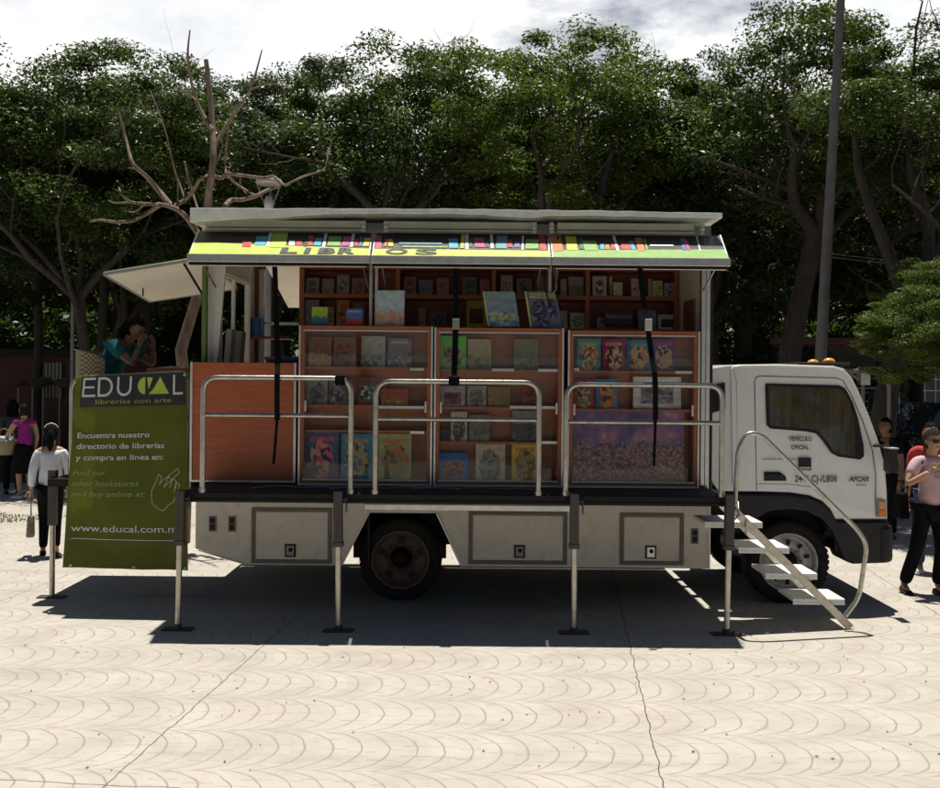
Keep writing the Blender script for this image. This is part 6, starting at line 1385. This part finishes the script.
# dark figure just ahead of the cab
p = at(886,540,13.4)
person((p.x,p.y,0), 1.62, -1.0, dict(er=(-.16,.05,.66), wr=(-.10,.14,.72)), 'skin_d', 'person in black standing in the shade just ahead of the cab', top='blkcloth', bottom='blkcloth', hair='short', shoes='dark')
# woman in white, seen from behind, left
p = at(50,556,11.6)
WW, W, j, HP = person((p.x,p.y,0), 1.53, math.pi+.35, dict(el=(.125,-.02,.65), wl=(.135,.03,.50), er=(-.125,.0,.64), wr=(-.12,.06,.50), sl=(.085,0,.79), sr=(-.085,0,.79), kl=(.045,.06,.285), al=(.05,.02,.05), tl=(.055,.10,.015), kr=(-.04,.0,.275), ar=(-.045,-.11,.075), tr=(-.05,-.05,.02)), 'skin',
  'woman in a white blouse with a black ponytail walking away, left of the banner', top=whitec, bottom='blkcloth', hairm='hair', hair='pony', sleeves='long', shoes='dark', top_long=True, loose=1.18)
bg_ = empty('hand_bag', W((.18,.04,.20))); tag(bg_, 'grey patterned cloth bag hanging low beside the woman in white', 'bag')
mb = MB(); mb.hexa([W((.11,.0,.14)),W((.17,.0,.14)),W((.17,.09,.14)),W((.11,.09,.14))],[W((.115,-.01,.30)),W((.16,-.01,.30)),W((.16,.10,.30)),W((.115,.10,.30))]); mb.build('bag_body', mat('grey patterned cloth', (.22,.20,.18), .9, var=.6, nscale=25), bg_, bevel=.02)
for s_ in (.0,.09): 
    mb = MB(); mb.tube([W((.137,s_,.30)),W((.137,.03,.46))], .005, 5); mb.build('bag_strap', 'grey', bg_)
# two women farther back, left edge
p = at(24,500,16.9)
PW, W, j, HP = person((p.x,p.y,0), 1.60, math.pi+.9, dict(er=(-.14,.0,.64), wr=(-.13,.03,.50), el=(.15,.06,.67), wl=(.13,.20,.62)), 'skin',
  'woman in a sleeveless purple top and black skirt with a basket, far left', top=purple, skirt=('blkcloth',.27), hairm='hair_b', hair='short', sleeves='none', shoes='white')
bk_ = empty('basket', W((.13,.13,.50))); tag(bk_, 'woven basket with white cloth carried on the arm of the woman in purple', 'basket')
c = W((.15,.14,.0)); b0 = Vector((c.x,c.y,.74))
mb = MB(); mb.lathe(b0, (0,0,1), [(0,0),(0,.15),(.10,.18),(.24,.21),(.25,.2),(.23,.19),(.08,.16),(.01,.13)], 28); mb.build('basket_bowl', 'yarn', bk_)
mb = MB(); mb.tube([b0+Vector((-.19,0,.24)),b0+Vector((-.15,0,.38)),b0+Vector((0,0,.44)),b0+Vector((.15,0,.38)),b0+Vector((.19,0,.24))], .01, 8); mb.build('basket_handle', 'yarn', bk_)
mb = MB()
for k in range(9): a = k*.7; mb.ball(b0+Vector((math.cos(a)*.11,math.sin(a)*.09,.25+.03*math.sin(k*2.1))), (.07,.06,.045), 8, 6)
mb.build('white_cloth', whitec, bk_)
p = at(12,497,17.5)
person((p.x,p.y,0), 1.66, math.pi+.4, dict(), 'skin_d', 'dark haired companion in dark clothes half hidden behind the woman in purple', top=cloth('charcoal cotton', (.05,.045,.05)), bottom='blkcloth', hair='long', shoes='dark')
# seated person on the end platform, leaning over the counter
hx = at(140,333,9.95)
SP, W, j, HP = person((hx.x-.26,9.95,1.347), 1.58, 1.35, dict(pelvis=(0,-.10,.36), waist=(0,-.06,.46), chest=(0,.01,.585), neck0=(0,.07,.675), neck=(0,.10,.70), head=(0,.15,.765), sl=(.10,.055,.655), sr=(-.10,.055,.655), el=(.13,.20,.545), er=(-.13,.21,.545), wl=(.085,.225,.64), wr=(-.085,.225,.645),
  hl=(.055,-.09,.35), hr=(-.055,-.09,.35), kl=(.07,.16,.33), kr=(-.07,.16,.33), al=(.07,.15,.06), ar=(-.07,.15,.06), tl=(.07,.24,.02), tr=(-.07,.24,.02)), 'skin_d',
  'seated person in teal leaning head down on the counter under the rear flap', top=teal, bottom='blkcloth', hair='long', shoes='dark', headpitch=.55, loose=1.28)
ch = empty('wicker_chair', (hx.x-.40,9.95,1.347)); tag(ch, 'pale wicker armchair with a curved back, seat of the person in teal', 'chair')
cx, cy, cz = hx.x-.40, 9.95, 1.349
mb = MB(); mb.box(-3.85,-2.62,9.6,10.6,1.127,1.345); mb.build('platform_step', 'wood_d', TR)
cx += .08
mb = MB(); mb.box(cx-.25,cx+.25,cy-.25,cy+.25,cz+.50,cz+.55); mb.build('seat', 'yarn', ch, bevel=.015)
mb = MB(); n_ = 16
vs = []
for z in (cz+.5,cz+.62,cz+.75,cz+.88,cz+.98,cz+1.0):
    for k in range(n_+1):
        a = math.pi*(.42+1.16*k/n_); vs.append((cx+math.cos(a)*.30-.0, cy+math.sin(a)*.29, z-.10*(abs(k/n_-.5)*2)**3*(1 if z > cz+.9 else 0)))
fs = [(i*(n_+1)+k, i*(n_+1)+k+1, (i+1)*(n_+1)+k+1, (i+1)*(n_+1)+k) for i in range(5) for k in range(n_)]
def wick():
    m, nt, p = newmat('woven wicker'); tc = ND(nt, 'ShaderNodeTexCoord').outputs['Object']; ck = ND(nt, 'ShaderNodeTexChecker'); ck.inputs['Scale'].default_value = 45; nt.links.new(tc, ck.inputs[0])
    c = mixc(nt, ck.outputs['Fac'], (.30,.25,.15), (.10,.075,.04)); nt.links.new(c, p.inputs['Base Color']); p.inputs['Roughness'].default_value = .7; return m
mb.add(vs, fs, True); mb.add([(cx+(x-cx)*.94, cy+(y-cy)*.94, z) for x, y, z in vs], [f[::-1] for f in fs], True); mb.build('backrest', wick(), ch)
for dx in (-.22,.22):
    for dy in (-.22,.22):
        mb = MB(); mb.tube([(cx+dx,cy+dy,cz),(cx+dx*.95,cy+dy*.95,cz+.5)], .018, 8); mb.build('leg', 'yarn', ch)
pa = MB(); a_ = at(163,367,9.85); pa.hexa([(a_.x-.12,9.72,a_.z-.03),(a_.x+.14,9.72,a_.z-.03),(a_.x+.14,9.95,a_.z-.03),(a_.x-.12,9.95,a_.z-.03)],[(a_.x-.12,9.73,a_.z-.018),(a_.x+.14,9.72,a_.z+.01),(a_.x+.14,9.95,a_.z+.01),(a_.x-.12,9.94,a_.z-.018)]); o = pa.build('open_book', PAGE); tag(o, 'open book lying on the end counter in front of the person in teal', 'book')
